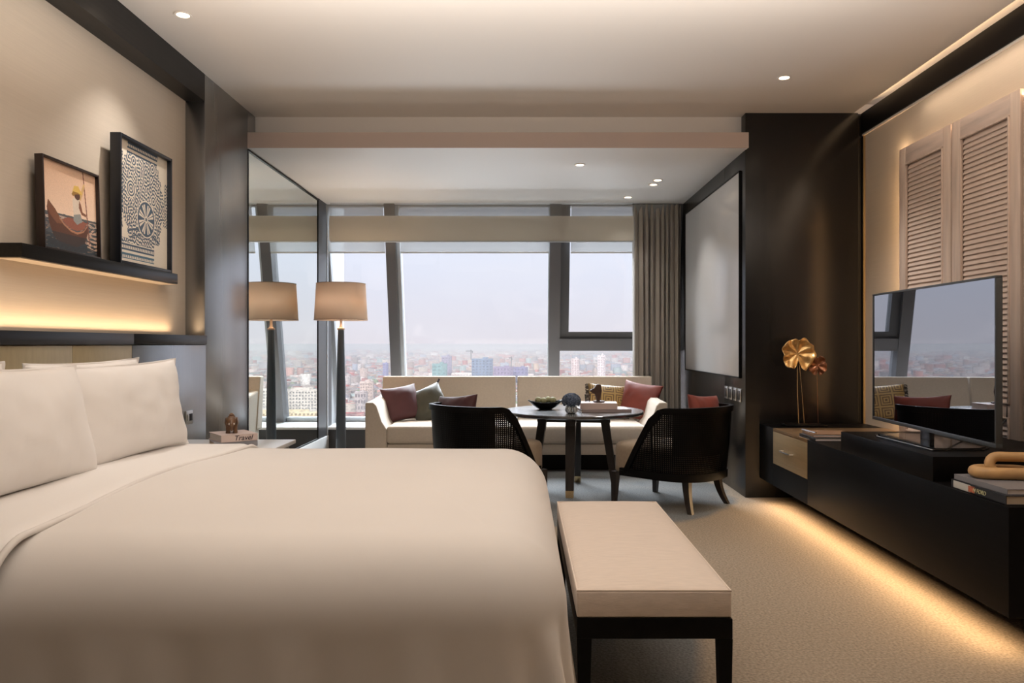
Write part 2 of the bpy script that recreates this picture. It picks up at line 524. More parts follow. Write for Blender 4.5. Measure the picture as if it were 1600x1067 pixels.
def member(x0, x1, z0, z1, d0, d1, name, m):
    P = [(gy(z0) + d0, z0), (gy(z0) + d1, z0), (gy(z1) + d1, z1), (gy(z1) + d0, z1)]
    return MB(WO).prism(P, x0, x1, 'x').build(name, m, win)


member(-1.495, -1.385, 0.29, 2.74, -0.12, 0.10, 'mullion', mull_m)
member(-1.384, -1.345, 0.29, 2.74, -0.06, 0.10, 'mullion', mull_l)
member(0.300, 0.425, 0.29, 2.74, -0.10, 0.10, 'mullion', mull_m)
member(0.290, 0.300, 0.29, 2.74, -0.02, 0.08, 'glazing_bead', mull_l)
member(1.66, 1.78, 0.29, 2.74, -0.10, 0.10, 'mullion', mull_m)
member(-2.18, -2.12, 0.29, 2.74, -0.06, 0.10, 'mullion', mull_l)
member(0.425, 1.66, 1.12, 1.255, -0.09, 0.10, 'transom', mull_m)
member(-2.16, 1.80, 0.29, 0.34, -0.02, 0.10, 'bottom_rail', mull_l)
member(-2.16, 1.80, 2.70, 2.74, -0.06, 0.10, 'top_rail', mull_m)
# opening sash
member(0.425, 0.525, 1.255, 2.70, -0.05, 0.06, 'sash_stile', mat('sash_grey', (0.11, 0.115, 0.125), 0.45, 0.2))
member(1.58, 1.66, 1.255, 2.70, -0.05, 0.06, 'sash_stile', mull_m)
member(0.525, 1.58, 1.255, 1.335, -0.05, 0.06, 'sash_rail', MATS['sash_grey'])
for (x0, x1, z0, z1) in ((-2.14, -1.49, .3, 2.7), (-1.35, .305, .3, 2.7), (.42, 1.67, .3, 1.14), (.52, 1.6, 1.32, 2.66)):
    member(x0, x1, z0, z1, 0.02, 0.026, 'pane', glass)
sh = thing('window_handle', 'slim dark handle on the opening sash near the curtain', 'handle', (1.40, gy(1.3) - 0.075, 1.29))
MB().tube([(0, 0.025, 0), (0, 0, 0), (0.13, 0, 0)], 0.008).build('lever', mull_m, sh)
MB().box(-.02, .02, .02, .03, -.02, .02, .003).build('rosette', mull_m, sh)

# ------------------------------------------------------------------ blinds
def cloth_sheet(x0, x1, zs, yf, nx=60, amp=0.0, seed=0):
    P = []
    for z in zs:
        P.append([(x0 + (x1 - x0) * i / nx, yf(z) + amp * noise.noise(Vector((i * .25, z * 6, seed))), z + amp * .6 * noise.noise(Vector((i * .12, z, seed + 9)))) for i in range(nx + 1)])
    return P


rb = thing('roman_blind', 'raised linen roman blind across the top of the window', 'blind', (-0.4, 8.25, 2.3))
RO = (-0.4, 8.25, 2.3)
zs = [2.712 - i * .02 for i in range(8)]
MB(RO).grid(cloth_sheet(-2.06, 1.19, zs, lambda z: 8.235, amp=0.004), 61, len(zs)).build('top_cloth', sheer2_m, rb, fix=False)
zs = [2.565 - i * 0.265 / 10 for i in range(11)]
g = MB(RO)
g.grid(cloth_sheet(-2.06, 1.19, zs, lambda z: 8.205 - 0.014 * math.sin((2.565 - z) / .265 * PI), amp=0.004, seed=2), 61, 11)
g.grid(cloth_sheet(-2.06, 1.19, zs, lambda z: 8.25 + 0.01 * math.sin((2.565 - z) / .265 * PI), amp=0.004, seed=2), 61, 11)
g.build('folded_cloth', blind_m, rb, fix=False)
MB(RO).box(-2.055, 1.185, 8.215, 8.245, 2.288, 2.302, 0.003).build('bottom_bar', mull_l, rb)
for k, (x0, x1, lab) in enumerate(((-2.12, -1.50, 'sheer white blind at the top of the narrow left pane'),
                                   (-1.33, 0.29, 'sheer white blind at the top of the wide middle pane'),
                                   (0.53, 1.60, 'sheer white blind at the top of the pane beside the curtain'))):
    zs = [2.70 - i * 0.495 / 9 for i in range(10)]
    xm = (x0 + x1) / 2
    sb = thing('roller_blind', lab, 'blind', (xm, 8.4, 2.2), 0, 'sheer blinds behind the roman blind')
    MB((xm, 8.4, 2.2)).grid(cloth_sheet(x0, x1, zs, lambda z: gy(z) - 0.13, 30, 0.003, k), 31, 10).build('cloth', sheer_m, sb, fix=False)
    MB((xm, 8.4, 2.2)).box(x0, x1, gy(2.2) - .138, gy(2.2) - .122, 2.188, 2.206, .003).build('bottom_bar', sill_m, sb)

# curtain
cu = thing('curtain', 'floor-length taupe curtain gathered at the right end of the window', 'curtain', (1.44, 8.31, 0))
NU, NV = 240, 26
P = []
for j in range(NV):
    v = j / (NV - 1)
    z = 2.705 * (1 - v) + 0.02 * v
    row = []
    for i in range(NU):
        u = i / (NU - 1)
        wv = 0.5 + 0.5 * v
        ph = u * 2 * PI * 9.5 + 0.8 * math.sin(u * 7 + 1) + .15 * math.sin(v * 5 + u * 9)
        y = 8.31 + 0.046 * math.sin(ph) + 0.018 * math.sin(ph * 2.3 + 2 + v) * wv
        x = 1.19 + 0.53 * u + 0.012 * math.cos(ph) + 0.012 * math.sin(v * 3.1) * (0.5 - u)
        if v < 0.05: y = 8.31 + (y - 8.31) * .7
        row.append((x, y, z))
    P.append(row)
MB((1.44, 8.31, 0)).grid(P, NU, NV).build('drape', curt_m, cu, fix=False, angle=80)
MB((1.44, 8.31, 0)).box(1.19, 1.72, 8.29, 8.33, 2.695, 2.712).build('curtain_track', mull_m, cu)

# mirror
mi = thing('wall_mirror', 'full-height frameless mirror on the alcove wall behind the floor lamp', 'mirror', (-2.13, 6.95, 0.215))
MO = (-2.13, 6.95, 0.215)
MB(MO).box(-2.139, -2.125, 5.95, 7.985, 0.215, 2.690).build('glass', mirror_m, mi)
f = MB(MO)
f.box(-2.139, -2.115, 5.935, 7.99, 2.69, 2.703); f.box(-2.139, -2.118, 5.935, 5.95, 0.205, 2.69)
f.box(-2.139, -2.118, 7.978, 7.99, 0.205, 2.69); f.box(-2.139, -2.118, 5.935, 7.99, 0.205, 0.217)
f.build('frame', blackw, mi)

# downlights
def downlight(x, y, z, lab, power, grp, tilt=(0, 0, 0), spot=R(95)):
    o = thing('downlight', lab, 'ceiling light', (x, y, z), 0, grp)
    MB().lathe([(0.034, -0.001), (0.046, -0.001), (0.048, -0.004), (0.046, -0.006), (0.034, -0.005), (0.034, -0.001)], n=28, cap=False).build('rim', ring_m, o)
    MB().lathe([(0.001, -0.0045), (0.030, -0.0045), (0.0335, -0.002), (0.0335, -0.0005), (0.001, -0.0005)], n=24).build('bulb', bulb_m, o)
    if power: light('SPOT', 'downlight_beam', (x, y, z - 0.03), power, SOFT, tilt, 0.03, spot=spot, blend=0.9)


g1 = 'downlights in the main ceiling'; g2 = 'downlights in the alcove soffit'
downlight(-1.855, 4.20, 3.0, 'lit downlight in the main ceiling above the bed corner', 60, g1)
downlight(1.77, 5.19, 3.0, 'lit downlight in the main ceiling near the dark column', 60, g1)
downlight(0.486, 6.48, 2.712, 'lit soffit downlight above the round table, nearest the room', 35, g2)
downlight(1.25, 7.09, 2.712, 'lit soffit downlight by the right wall, front one of a close pair', 22, g2)
downlight(1.245, 7.29, 2.712, 'lit soffit downlight by the right wall, rear one of a close pair', 22, g2)
downlight(1.09, 7.92, 2.712, 'lit soffit downlight closest to the blind and curtain', 15, g2)

# ================================================================== HEADBOARD, SHELF, PICTURES
hb = thing('headboard', 'dark wood wall headboard with brass-coloured panels behind the pillows', 'headboard', (-2.12, 3.4, 0))
HO = (-2.12, 3.4, 0)
MB(HO).box(-2.245, -2.10, 1.70, 4.155, 1.195, 1.255, .002).build('rail', woodh, hb)
MB(HO).box(-2.245, -2.105, 4.16, 5.128, 1.195, 1.255, .002).build('rail', woodh, hb)
for a, b_ in ((1.70, 2.30), (2.303, 2.95), (2.953, 3.607), (3.610, 4.155)):
    MB(HO).box(-2.245, -2.112, a, b_, 0.30, 1.192, .002).build('brass_panel', gold_m, hb, label='brushed brass-coloured panel')
MB(HO).box(-2.245, -2.112, 4.16, 5.128, 0.0, 1.192, .002).build('side_panel', satin, hb)
MB(HO).box(-2.245, -2.13, 1.70, 4.155, 0.0, 0.298).build('lower_panel', wood, hb)

so = thing('wall_socket', 'steel wall socket plate beside the pillow above the nightstand', 'socket', (-2.112, 4.86, 0.735))
MB().box(0, .008, -.05, .05, -.043, .043, .002).build('plate', chrome, so)
MB().box(.008, .011, -.012, .036, -.022, .022, .001).build('insert', blackw, so)
MB().box(.008, .014, -.036, -.018, -.02, .02, .002).build('switch', chrome, so)

ps = thing('picture_shelf', 'long dark wood picture ledge on the beige niche wall', 'shelf', (-2.2, 3.9, 1.57))
MB((-2.2, 3.9, 1.57)).box(-2.249, -2.137, 3.28, 4.765, 1.57, 1.632, .0015).build('ledge', woodh, ps)
MB((-2.2, 3.9, 1.57)).box(-2.249, -2.145, 3.285, 4.76, 1.566, 1.570).build('underside', wallp, ps)


def raster(name, img, w, h, m):
    """img: (ny, nx, 3) linear colours, row 0 at the top; panel in local Y (0..w) Z (0..h), x=0, facing +X"""
    ny, nx = img.shape[:2]
    ys = np.linspace(0, w, nx + 1); zs_ = np.linspace(h, 0, ny + 1)
    V = np.zeros(((ny + 1) * (nx + 1), 3), np.float32)
    V[:, 1] = np.tile(ys, ny + 1); V[:, 2] = np.repeat(zs_, nx + 1)
    i, j = np.meshgrid(np.arange(nx), np.arange(ny))
    a = (j * (nx + 1) + i).ravel()
    F = np.stack([a + nx + 1, a + nx + 2, a + 1, a], 1)
    me = bpy.data.meshes.new(name)
    me.vertices.add(len(V)); me.vertices.foreach_set('co', V.ravel())
    me.loops.add(F.size); me.loops.foreach_set('vertex_index', F.ravel().astype(np.int32))
    me.polygons.add(len(F)); me.polygons.foreach_set('loop_start', np.arange(0, F.size, 4, dtype=np.int32))
    me.polygons.foreach_set('loop_total', np.full(len(F), 4, np.int32))
    me.update()
    ca = me.color_attributes.new('Col', 'FLOAT_COLOR', 'CORNER')
    col = np.ones((len(F), 4, 4), np.float32)
    col[:, :, :3] = img.reshape(-1, 1, 3)
    ca.data.foreach_set('color', col.ravel())
    me.materials.append(m)
    return me


def poly_mask(U, V, pts):
    m = np.zeros(U.shape, bool)
    n_ = len(pts)
    for i in range(n_):
        x0, y0 = pts[i]; x1, y1 = pts[(i + 1) % n_]
        c = ((y0 > V) != (y1 > V)) & (U < (x1 - x0) * (V - y0) / (y1 - y0 + 1e-12) + x0)
        m ^= c
    return m


def waves(U, V, k, num, rs, jitter=0.25):
    z = np.zeros(U.shape)
    for _ in range(num):
        th = rs.rand() * 2 * PI; kk = k * (1 + jitter * (rs.rand() - .5))
        z += np.cos(2 * PI * kk * (U * math.cos(th) + V * math.sin(th)) + rs.rand() * 2 * PI)
    return z / math.sqrt(num)


art_m = attr_mat('art_print', 0.5)
# fisherman photograph
nx, ny = 190, 174
U, V = np.meshgrid((np.arange(nx) + .5) / nx, (np.arange(ny) + .5) / ny)
rs = np.random.RandomState(3)
col = lambda *c: np.array(srgb(*c))
img = np.zeros((ny, nx, 3))
sky = (1 - V[..., None] / .58).clip(0, 1)
img[:] = col(244, 212, 186) * (1 - sky) + col(226, 186, 156) * sky
sea = V > (.585 - .02 * U)
w1 = waves(U * 1.0, V * 3.2, 7, 18, rs)
w2 = waves(U * .8, V * 3.5, 16, 18, rs)
glint = ((w1 + w2) > .9)
far = sea & (V < .66)
img[sea] = col(76, 82, 88)
img[far & (w1 > -.2)] = col(196, 176, 162)
img[sea & glint] = col(150, 128, 112)
img[sea & (V > .82)] = col(54, 62, 68)
img[sea & (V > .82) & ((w1 + w2) > 1.0)] = col(130, 112, 98)
img[poly_mask(U, V, [(.62, .74), (1, .66), (1, .94), (.80, .9)]) & ((w1 + .6 * w2) > 0)] = col(205, 172, 150)
img[(np.abs(V - (.60 - .02 * U)) < .012)] = col(92, 92, 94)
hull = [(.11, .45), (.16, .49), (.235, .545), (.30, .62), (.38, .68), (.5, .735), (.62, .75), (.74, .71), (.83, .62), (.82, .74), (.76, .87), (.6, .93), (.42, .93), (.26, .90), (.19, .85), (.12, .72), (.10, .62), (.085, .54)]
img[poly_mask(U, V, hull)] = col(96, 60, 44)
img[poly_mask(U, V, [(.11, .45), (.16, .49), (.235, .545), (.30, .62), (.36, .69), (.25, .7), (.14, .62), (.09, .54)])] = col(128, 82, 58)
img[poly_mask(U, V, [(.34, .64), (.45, .60), (.66, .60), (.82, .61), (.74, .70), (.62, .735), (.5, .725), (.4, .685)])] = col(150, 92, 74)
img[poly_mask(U, V, [(.30, .62), (.38, .68), (.5, .735), (.62, .75), (.74, .715), (.83, .62), (.83, .645), (.74, .735), (.62, .775), (.5, .76), (.38, .705), (.3, .645)])] = col(178, 126, 96)
img[poly_mask(U, V, hull) & (V > .80)] = col(66, 52, 48)
img[poly_mask(U, V, [(.12, .87), (.3, .9), (.6, .93), (.8, .88), (.8, .97), (.4, .99), (.1, .95)]) & (w2 > -.5)] = col(52, 54, 58)
pole = np.abs(U - (.755 + .11 * V)) < .009
img[pole & (V < .86)] = col(128, 74, 58)
img[poly_mask(U, V, [(.55, .36), (.60, .33), (.68, .34), (.70, .45), (.69, .58), (.64, .63), (.57, .60), (.55, .48)])] = col(226, 208, 190)
img[poly_mask(U, V, [(.56, .55), (.69, .52), (.72, .61), (.62, .66), (.55, .62)])] = col(148, 150, 146)
img[poly_mask(U, V, [(.67, .36), (.70, .40), (.73, .49), (.80, .51), (.80, .54), (.71, .525), (.66, .45)])] = col(132, 84, 62)
img[poly_mask(U, V, [(.66, .34), (.72, .22), (.76, .14), (.79, .15), (.76, .24), (.70, .36)])] = col(214, 176, 120)
img[(((U - .635) / .055) ** 2 + ((V - .31) / .05) ** 2) < 1] = col(92, 62, 50)
img[poly_mask(U, V, [(.53, .31), (.56, .25), (.58, .20), (.66, .19), (.70, .24), (.74, .27), (.70, .29), (.60, .29), (.56, .33)])] = col(222, 184, 96)
img[poly_mask(U, V, [(.53, .31), (.56, .27), (.72, .275), (.60, .30), (.56, .33)])] = col(160, 120, 60)
img *= (1 + .05 * rs.randn(ny, nx, 1))
boat_img = img.clip(0.003, 1)
# indigo block print
nx, ny = 330, 380
U, V = np.meshgrid((np.arange(nx) + .5) / nx, (np.arange(ny) + .5) / ny)
rs = np.random.RandomState(5)
lab = waves(U, V * 1.15, 31, 48, rs, .35)
lab2 = waves(U, V * 1.15, 34, 48, rs, .3)
cream = col(226, 214, 196); navy = col(66, 82, 100)
img = np.zeros((ny, nx, 3)); img[:] = cream
cx = .49 - .04 * np.sin(V * 5)
hw = .345 + .09 * np.sin(V * 7.0 - 1.2) + .06 * V + .012 * np.sin(V * 60)
hw = np.where(V < .12, .30, hw)
body = (np.abs(U - cx) < hw) & (V < .80)
foot = (np.abs(U - .40) < .32 + .01 * np.sin(U * 40)) & (V >= .80) & (V < .97)
side = (U > .95 - .05 * np.sin((V - .2) * 4)) & (V > .22) & (V < .62)
leftb = (U < .10) & (V > .1) & (V < .72)
pat = lab > -.05
rows = (np.sin(V * 2 * PI * 26) > .2) | ((np.sin(U * 2 * PI * 30 + np.floor(V * 26) * 2) > .5) & (np.sin(V * 2 * PI * 13) > 0))
pat2 = np.where((V < .10) | (V > .84), rows, pat)
bands = (np.abs((V - .70) - .5 * (U - .45) ** 2 * 1.2) % .05 < .009) & (V > .66) & (V < .80)
ang = np.arctan2((V - .60) * 1.15, U - .55); rad = np.hypot(U - .55, (V - .60) * 1.15)
ink_m = (body & pat2) | (foot & pat2) | (side & (lab2 > .1)) | (leftb & (lab2 > .1)) | (body & bands)
ros = rad < .185
rosp = (np.cos(ang * 8) > .35 - rad) & (rad > .035) & (rad < .15) | ((rad > .150) & (rad < .172)) | (rad < .018) | ((np.abs(np.cos(ang * 4)) < .16) & (rad < .15))
ink_m = np.where(ros, rosp, ink_m)
ring = np.zeros(U.shape, bool)
for (ex, ey, er) in ((.25, .38, .09), (.68, .14, .07), (.70, .42, .06), (.3, .14, .06)):
    rr_ = np.hypot(U - ex, (V - ey) * 1.15)
    sel = rr_ < er
    ink_m = np.where(sel & body, np.sin(rr_ * 2 * PI / .03) > -.1, ink_m)
img[ink_m] = navy
img[foot & ink_m & (V > .9)] = col(70, 104, 124)
img *= (1 + .04 * rs.randn(ny, nx, 1))
batik_img = img.clip(0.003, 1)


def picture(name, label, y0, y1, h, thick, front_x, z0, lean, im, fmat, bw):
    w_ = y1 - y0
    o = bpy.data.objects.new(name, None); C.objects.link(o); tag(o, label, 'picture')
    o.location = (front_x - thick, y0, z0)
    o.rotation_euler = (0, -lean, 0)
    f = MB()
    f.box(0, thick, 0, bw, 0, h, .0015); f.box(0, thick, w_ - bw, w_, 0, h, .0015)
    f.box(0, thick, bw, w_ - bw, h - bw, h, .0015); f.box(0, thick, bw, w_ - bw, 0, bw, .0015)
    f.build('frame', fmat, o)
    MB().box(0.002, thick * .55 - .002, bw * .8, w_ - bw * .8, bw * .8, h - bw * .8).build('backing', blk, o)
    me = raster('print', im, w_ - 2 * bw, h - 2 * bw, art_m)
    p = obj('print', me, None, o); p.location = (thick * .55, bw, bw)
    return o


pframe = mat('dark_brown_frame', (0.022, 0.012, 0.010), 0.35)
pframe2 = mat('navy_black_frame', (0.010, 0.012, 0.018), 0.35)
picture('framed_picture', 'smaller framed photo of a boatman in a straw hat on the ledge', 3.49, 3.96, 0.432, 0.038, -2.168, 1.634, 0.03, boat_img, pframe, 0.010)
picture('framed_picture', 'larger black-framed indigo block print on the picture ledge', 4.11, 4.72, 0.700, 0.057, -2.150, 1.634, 0.0, batik_img, pframe2, 0.016)

# ================================================================== BED
def weld(me, d=0.0008):
    bm = bmesh.new(); bm.from_mesh(me)
    bmesh.ops.remove_doubles(bm, verts=bm.verts, dist=d)
    bmesh.ops.recalc_face_normals(bm, faces=bm.faces)
    bm.to_mesh(me); bm.free()
    me.shade_smooth()
    return me


bed = thing('bed', 'king bed with cream duvet and folded-back top sheet', 'bed', (-1.0, 2.92, 0))
BO = (-1.0, 2.92, 0)
bx0, bx1, by0, by1 = -2.08, 0.03, 1.98, 3.86
MB(BO).box(bx0, bx1 - .05, by0 + .05, by1 - .05, 0.10, 0.34, .02).build('bed_base', sofa_m, bed)
MB(BO).box(bx0, bx1 - .03, by0 + .03, by1 - .03, 0.345, 0.625, .06, 4).build('mattress', pill_m, bed)
for (x, y) in ((-1.95, 2.2), (-1.95, 3.7), (-.2, 2.2), (-.2, 3.7)):
    MB(BO).box(x - .03, x + .03, y - .03, y + .03, 0, .10).build('leg', legw, bed)


def duvet_surface(x0, x1, y0, y1, ztop, rb, zlow, flare, infl, seed, head_open=True, rc=0.22, nper=420):
    """draped cloth: rings from a plateau outward, over a rounded edge and down. Open on the head side (x0)."""
    # outline: path from (x0,y0) along y0 side to x1 corner, to y1, back to (x0,y1)
    pts = []
    def add(p, nrm): pts.append((Vector(p), Vector(nrm)))
    n1 = 120
    for i in range(n1): add((x0 + (x1 - rc - x0) * i / n1, y0), (0, -1))
    for i in range(50):
        a = -PI / 2 + PI / 2 * i / 50
        add((x1 - rc + rc * math.cos(a), y0 + rc + rc * math.sin(a)), (math.cos(a), math.sin(a)))
    for i in range(80): add((x1, y0 + rc + (y1 - y0 - 2 * rc) * i / 80), (1, 0))
    for i in range(50):
        a = PI / 2 * i / 50
        add((x1 - rc + rc * math.cos(a), y1 - rc + rc * math.sin(a)), (math.cos(a), math.sin(a)))
    for i in range(n1 + 1): add((x1 - rc - (x1 - rc - x0) * i / n1, y1), (0, 1))
    # profile: d = offset outward of outline, z
    prof = []
    for k in range(9):
        prof.append(('top', k / 9.0))
    for k in range(13):
        a = PI / 2 * k / 12
        prof.append(('bend', a))
    for k in range(1, 15):
        prof.append(('hang', k / 14.0))
    spine = [Vector((min(p.x, x1 - .55 - .0 * p.y), (y0 + y1) / 2)) for p, _ in pts]
    P = []
    for kind, t_ in prof:
        row = []
        for idx, (p, nr) in enumerate(pts):
            edge = p - nr * rb
            corner = 1.0 if abs(nr.x * nr.y) > 1e-4 else 0.0
            cw = abs(nr.x * nr.y) * 2
            if kind == 'top':
                q = spine[idx].lerp(edge, t_)
                rise = infl * (1 - t_ ** 2.2)
                z = ztop + rise
            elif kind == 'bend':
                q = edge + nr * rb * math.sin(t_)
                z = ztop - rb * (1 - math.cos(t_))
            else:
                zb = ztop - rb
                z = zb + (zlow - zb) * t_
                rip = 0.010 * math.sin(idx * .17 + seed) + 0.008 * math.sin(idx * .41 + 1.3 * seed)
                rip += cw * 0.045 * math.sin(idx * .30 + seed * .7)
                q = p + nr * (flare * t_ ** 1.3 * (1 + .5 * cw) + rip * t_ ** .8)
            nzv = noise.noise(Vector((q.x * 2.2, q.y * 2.2, seed))) * .007
            z += nzv
            row.append((q.x, q.y, z))
        P.append(row)
    return P, len(pts), len(prof)


P, nu, nv = duvet_surface(-1.39, 0.125, 1.93, 3.985, 0.685, 0.215, 0.12, 0.03, 0.022, 2.0)
dv = obj('duvet', weld(MB(BO).grid(P, nu, nv).mesh('duvet'), .0012), linen, bed)
mod = dv.modifiers.new('s', 'SOLIDIFY'); mod.thickness = 0.012; mod.offset = -1
# turned-back sheet in front of the pillows
P, nu, nv = duvet_surface(-2.06, -1.33, 1.905, 3.985, 0.700, 0.16, 0.14, 0.03, 0.012, 5.0, rc=0.02)
P2 = []
for row in P:
    P2.append([p for p in row])
# keep only the two side runs and the plateau (drop the run along the foot side by pulling it flat)
sheet = MB(BO)
NX, NYs = 40, 90
prof = []
rb_ = .16
for k in range(0, 12): prof.append((1.905 + 0.03 * (1 - k / 12.) * 0 - .03 * (1 - k / 12.), 0.16 + (0.54 - .16) * k / 12.))
for k in range(13):
    a = PI / 2 * k / 12; prof.append((1.905 + rb_ * (1 - math.cos(a)), 0.54 + rb_ * math.sin(a)))
for k in range(1, 30): prof.append((2.065 + (3.825 - 2.065) * k / 30., 0.70 + .018 * math.sin(PI * k / 30.)))
for k in range(13):
    a = PI / 2 * (1 - k / 12); prof.append((3.985 - rb_ * (1 - math.cos(a)), 0.54 + rb_ * math.sin(a)))
for k in range(1, 13): prof.append((3.985 + .03 * k / 12., 0.54 - (0.54 - .16) * k / 12.))
rows = []
for i in range(NX + 1):
    u = i / NX
    row = []
    for j, (y, z) in enumerate(prof):
        wob = .012 * math.sin(y * 5 + z * 4) + .02 * math.sin(j * .11)
        x = -2.06 + (-1.355 + wob + 2.06) * u
        dz = noise.noise(Vector((x * 3, y * 2, 4))) * .006
        e_ = 0.0
        if u > .93:
            e_ = -0.016 * ((u - .93) / .07) ** 2        # rolled hem
        cy_ = (y - 2.945) / 1.04
        row.append((x, y - (e_ if cy_ < 0 else -e_) * abs(cy_) ** 6 * 0, z + dz + e_))
    rows.append(row)
sheet.grid(rows, len(prof), NX + 1)
sh_o = sheet.build('top_sheet', pill_m, bed, angle=80, label='folded-back white top sheet')
mod = sh_o.modifiers.new('s', 'SOLIDIFY'); mod.thickness = 0.012; mod.offset = -1
hem = MB(BO).tube([(rows[-1][j][0] + .004, rows[-1][j][1], rows[-1][j][2] + .003) for j in range(len(prof))], .010, 8)
hem.build('hem', linen, bed, angle=80)


def cushion_mb(w_, h_, t_, pinch=0.06, seed=0, wr=0.006, n_=34, power=0.45, flange=0.0, fringe=False):
    """local: x width, z height (base at 0), y thickness"""
    m_ = MB()
    def surf(sgn):
        rows = []
        for j in range(n_ + 1):
            v = -1 + 2 * j / n_
            row = []
            for i in range(n_ + 1):
                u = -1 + 2 * i / n_
                # denser to the rim
                uu = math.sin(u * PI / 2); vv = math.sin(v * PI / 2)
                fu = max(0.0, 1 - (abs(uu) / (1 - flange)) ** 2.4) if abs(uu) < 1 - flange else 0
                fv = max(0.0, 1 - (abs(vv) / (1 - flange)) ** 2.4) if abs(vv) < 1 - flange else 0
                th = t_ / 2 * (fu * fv) ** power
                x = uu * w_ / 2 * (1 - pinch * (1 - vv * vv))
                z = vv * h_ / 2 * (1 - pinch * (1 - uu * uu))
                k = noise.noise(Vector((x * 6 + seed * 3.1, z * 6, seed))) * wr * 1.6 + noise.noise(Vector((x * 17, z * 17, seed + 5))) * wr * .6
                ed = max(abs(uu), abs(vv))
                y = sgn * (th + (.0015 if ed < .999 else 0)) + k * (.4 + .6 * (fu * fv) ** .3) * (1 if sgn < 0 else .8)
                if ed > .97: y += .0022 * math.sin(u * 7 + v * 9 + seed)
                row.append((x, y, z + h_ / 2))
            rows.append(row)
        return rows
    m_.grid(surf(-1), n_ + 1, n_ + 1); m_.grid(surf(1), n_ + 1, n_ + 1, flip=True)
    return m_


def cushion(name, label, cat, m, loc, rot, w_, h_, t_, seed, group=None, **k):
    me = weld(cushion_mb(w_, h_, t_, seed=seed, **k).mesh(name))
    o = obj(name, me, m)
    o.location = loc
    # rot = (lean back, spin about vertical, roll in its own plane)
    lean, rz, roll = rot
    o.rotation_mode = 'QUATERNION'
    o.rotation_quaternion = (Matrix.Rotation(rz, 4, 'Z') @ Matrix.Rotation(lean, 4, 'X') @ Matrix.Rotation(roll, 4, 'Y')).to_quaternion()
    tag(o, label, cat, group)
    return o


# bed pillows face +X : local -y -> +X  => rz = 90 deg
gp = 'white pillows against the headboard'
def bp_(label, x, yc, z, w_, h_, t_, lean, seed, roll=0.0, rz=90):
    o = cushion('bed_pillow', label, 'pillow', pill_m, (x, yc, z), (-lean, R(rz), roll), w_, h_, t_, seed, gp, flange=0.045, pinch=0.06, wr=0.010, power=0.44, n_=44)
    return o


bp_('front white pillow on the far side of the bed, nearest the socket', -1.705, 3.40, 0.690, 0.94, 0.435, 0.17, 0.15, 1.0, R(-1), 87)
bp_('front white pillow at the left edge, largest in view', -1.665, 2.58, 0.690, 0.86, 0.445, 0.20, 0.20, 2.0, R(1.0))
bp_('rear white pillow whose top shows behind the far front pillow', -1.915, 3.46, 0.705, 0.92, 0.425, 0.17, 0.10, 3.0, R(-.5))
bp_('rear white pillow peeking out above the pillow at the left edge', -1.935, 2.50, 0.705, 0.86, 0.435, 0.17, 0.10, 4.0, R(.5))

# bench
bn = thing('bench', 'upholstered bench with dark wood legs at the foot of the bed', 'bench', (0.392, 2.925, 0))
NO = (0.392, 2.925, 0)
top = MB(NO)
nb = 40; rows = []
for j in range(nb + 1):
    v = -1 + 2 * j / nb; row = []
    for i in range(nb + 1):
        u = -1 + 2 * i / nb
        uu = math.copysign(abs(math.sin(u * PI / 2)) ** .8, u); vv = math.copysign(abs(math.sin(v * PI / 2)) ** .8, v)
        row.append((.392 + uu * .23, 2.925 + vv * .645, .460 + .030 * (1 - uu ** 4) ** .5 * (1 - vv ** 6) ** .5))
    rows.append(row)
top.grid(rows, nb + 1, nb + 1)
top.build('cushion_top', bench_m, bn, angle=60)
MB(NO).box(.162, .622, 2.28, 3.57, .386, .464, .006, 3).build('cushion_side', bench_m, bn)
MB(NO).tube([(.164, 2.282, .465), (.620, 2.282, .465), (.620, 3.568, .465), (.164, 3.568, .465)], .0035, 6, closed=True).build('piping', bench_m, bn)
MB(NO).box(.162, .624, 2.275, 3.575, .325, .385, .003).build('rail', blackw, bn)
for (x, y) in ((.18, 2.29), (.606, 2.29), (.18, 3.56), (.606, 3.56)):
    sx_ = 1 if x > .39 else -1
    m_ = MB(NO)
    xi = x - sx_ * .022; xo = x + sx_ * .018
    yi = y + (.022 if y < 2.9 else -.022); yo = y + (-.014 if y < 2.9 else .014)
    P8 = [(xo, yo, .325), (xi - sx_ * .004, yo, .325), (xi - sx_ * .004, yi, .325), (xo, yi, .325), (xo - sx_ * .006, yo, 0), (xi + sx_ * .006, yo, 0), (xi + sx_ * .006, yi, 0), (xo - sx_ * .006, yi, 0)]
    m_.raw(P8, [(0, 1, 2, 3), (7, 6, 5, 4), (0, 4, 5, 1), (1, 5, 6, 2), (2, 6, 7, 3), (3, 7, 4, 0)])
    m_.build('leg', blackw, bn)

# nightstand with books and elephant
ns = thing('nightstand', 'white-topped nightstand between the bed and the dark panel', 'nightstand', (-1.76, 4.43, 0))
NSO = (-1.76, 4.66, 0)
MB(NSO).box(-2.10, -1.42, 4.25, 5.05, .575, .600, .004).build('stone_top', stone_top, ns)
MB(NSO).box(-2.09, -1.46, 4.29, 5.01, .10, .574, .004).build('body', blackw, ns)
MB(NSO).box(-1.459, -1.447, 4.30, 5.00, .345, .565, .002).build('drawer', wood, ns)
MB(NSO).box(-1.459, -1.447, 4.30, 5.00, .115, .335, .002).build('drawer', wood, ns)
for z in (.455, .225): MB(NSO).tube([(-1.446, 4.6, z), (-1.43, 4.6, z), (-1.43, 4.7, z), (-1.446, 4.7, z)], .004, 8).build('handle', brass, ns)
MB(NSO).box(-2.05, -1.5, 4.33, 4.97, 0, .10).build('plinth', blackw, ns)


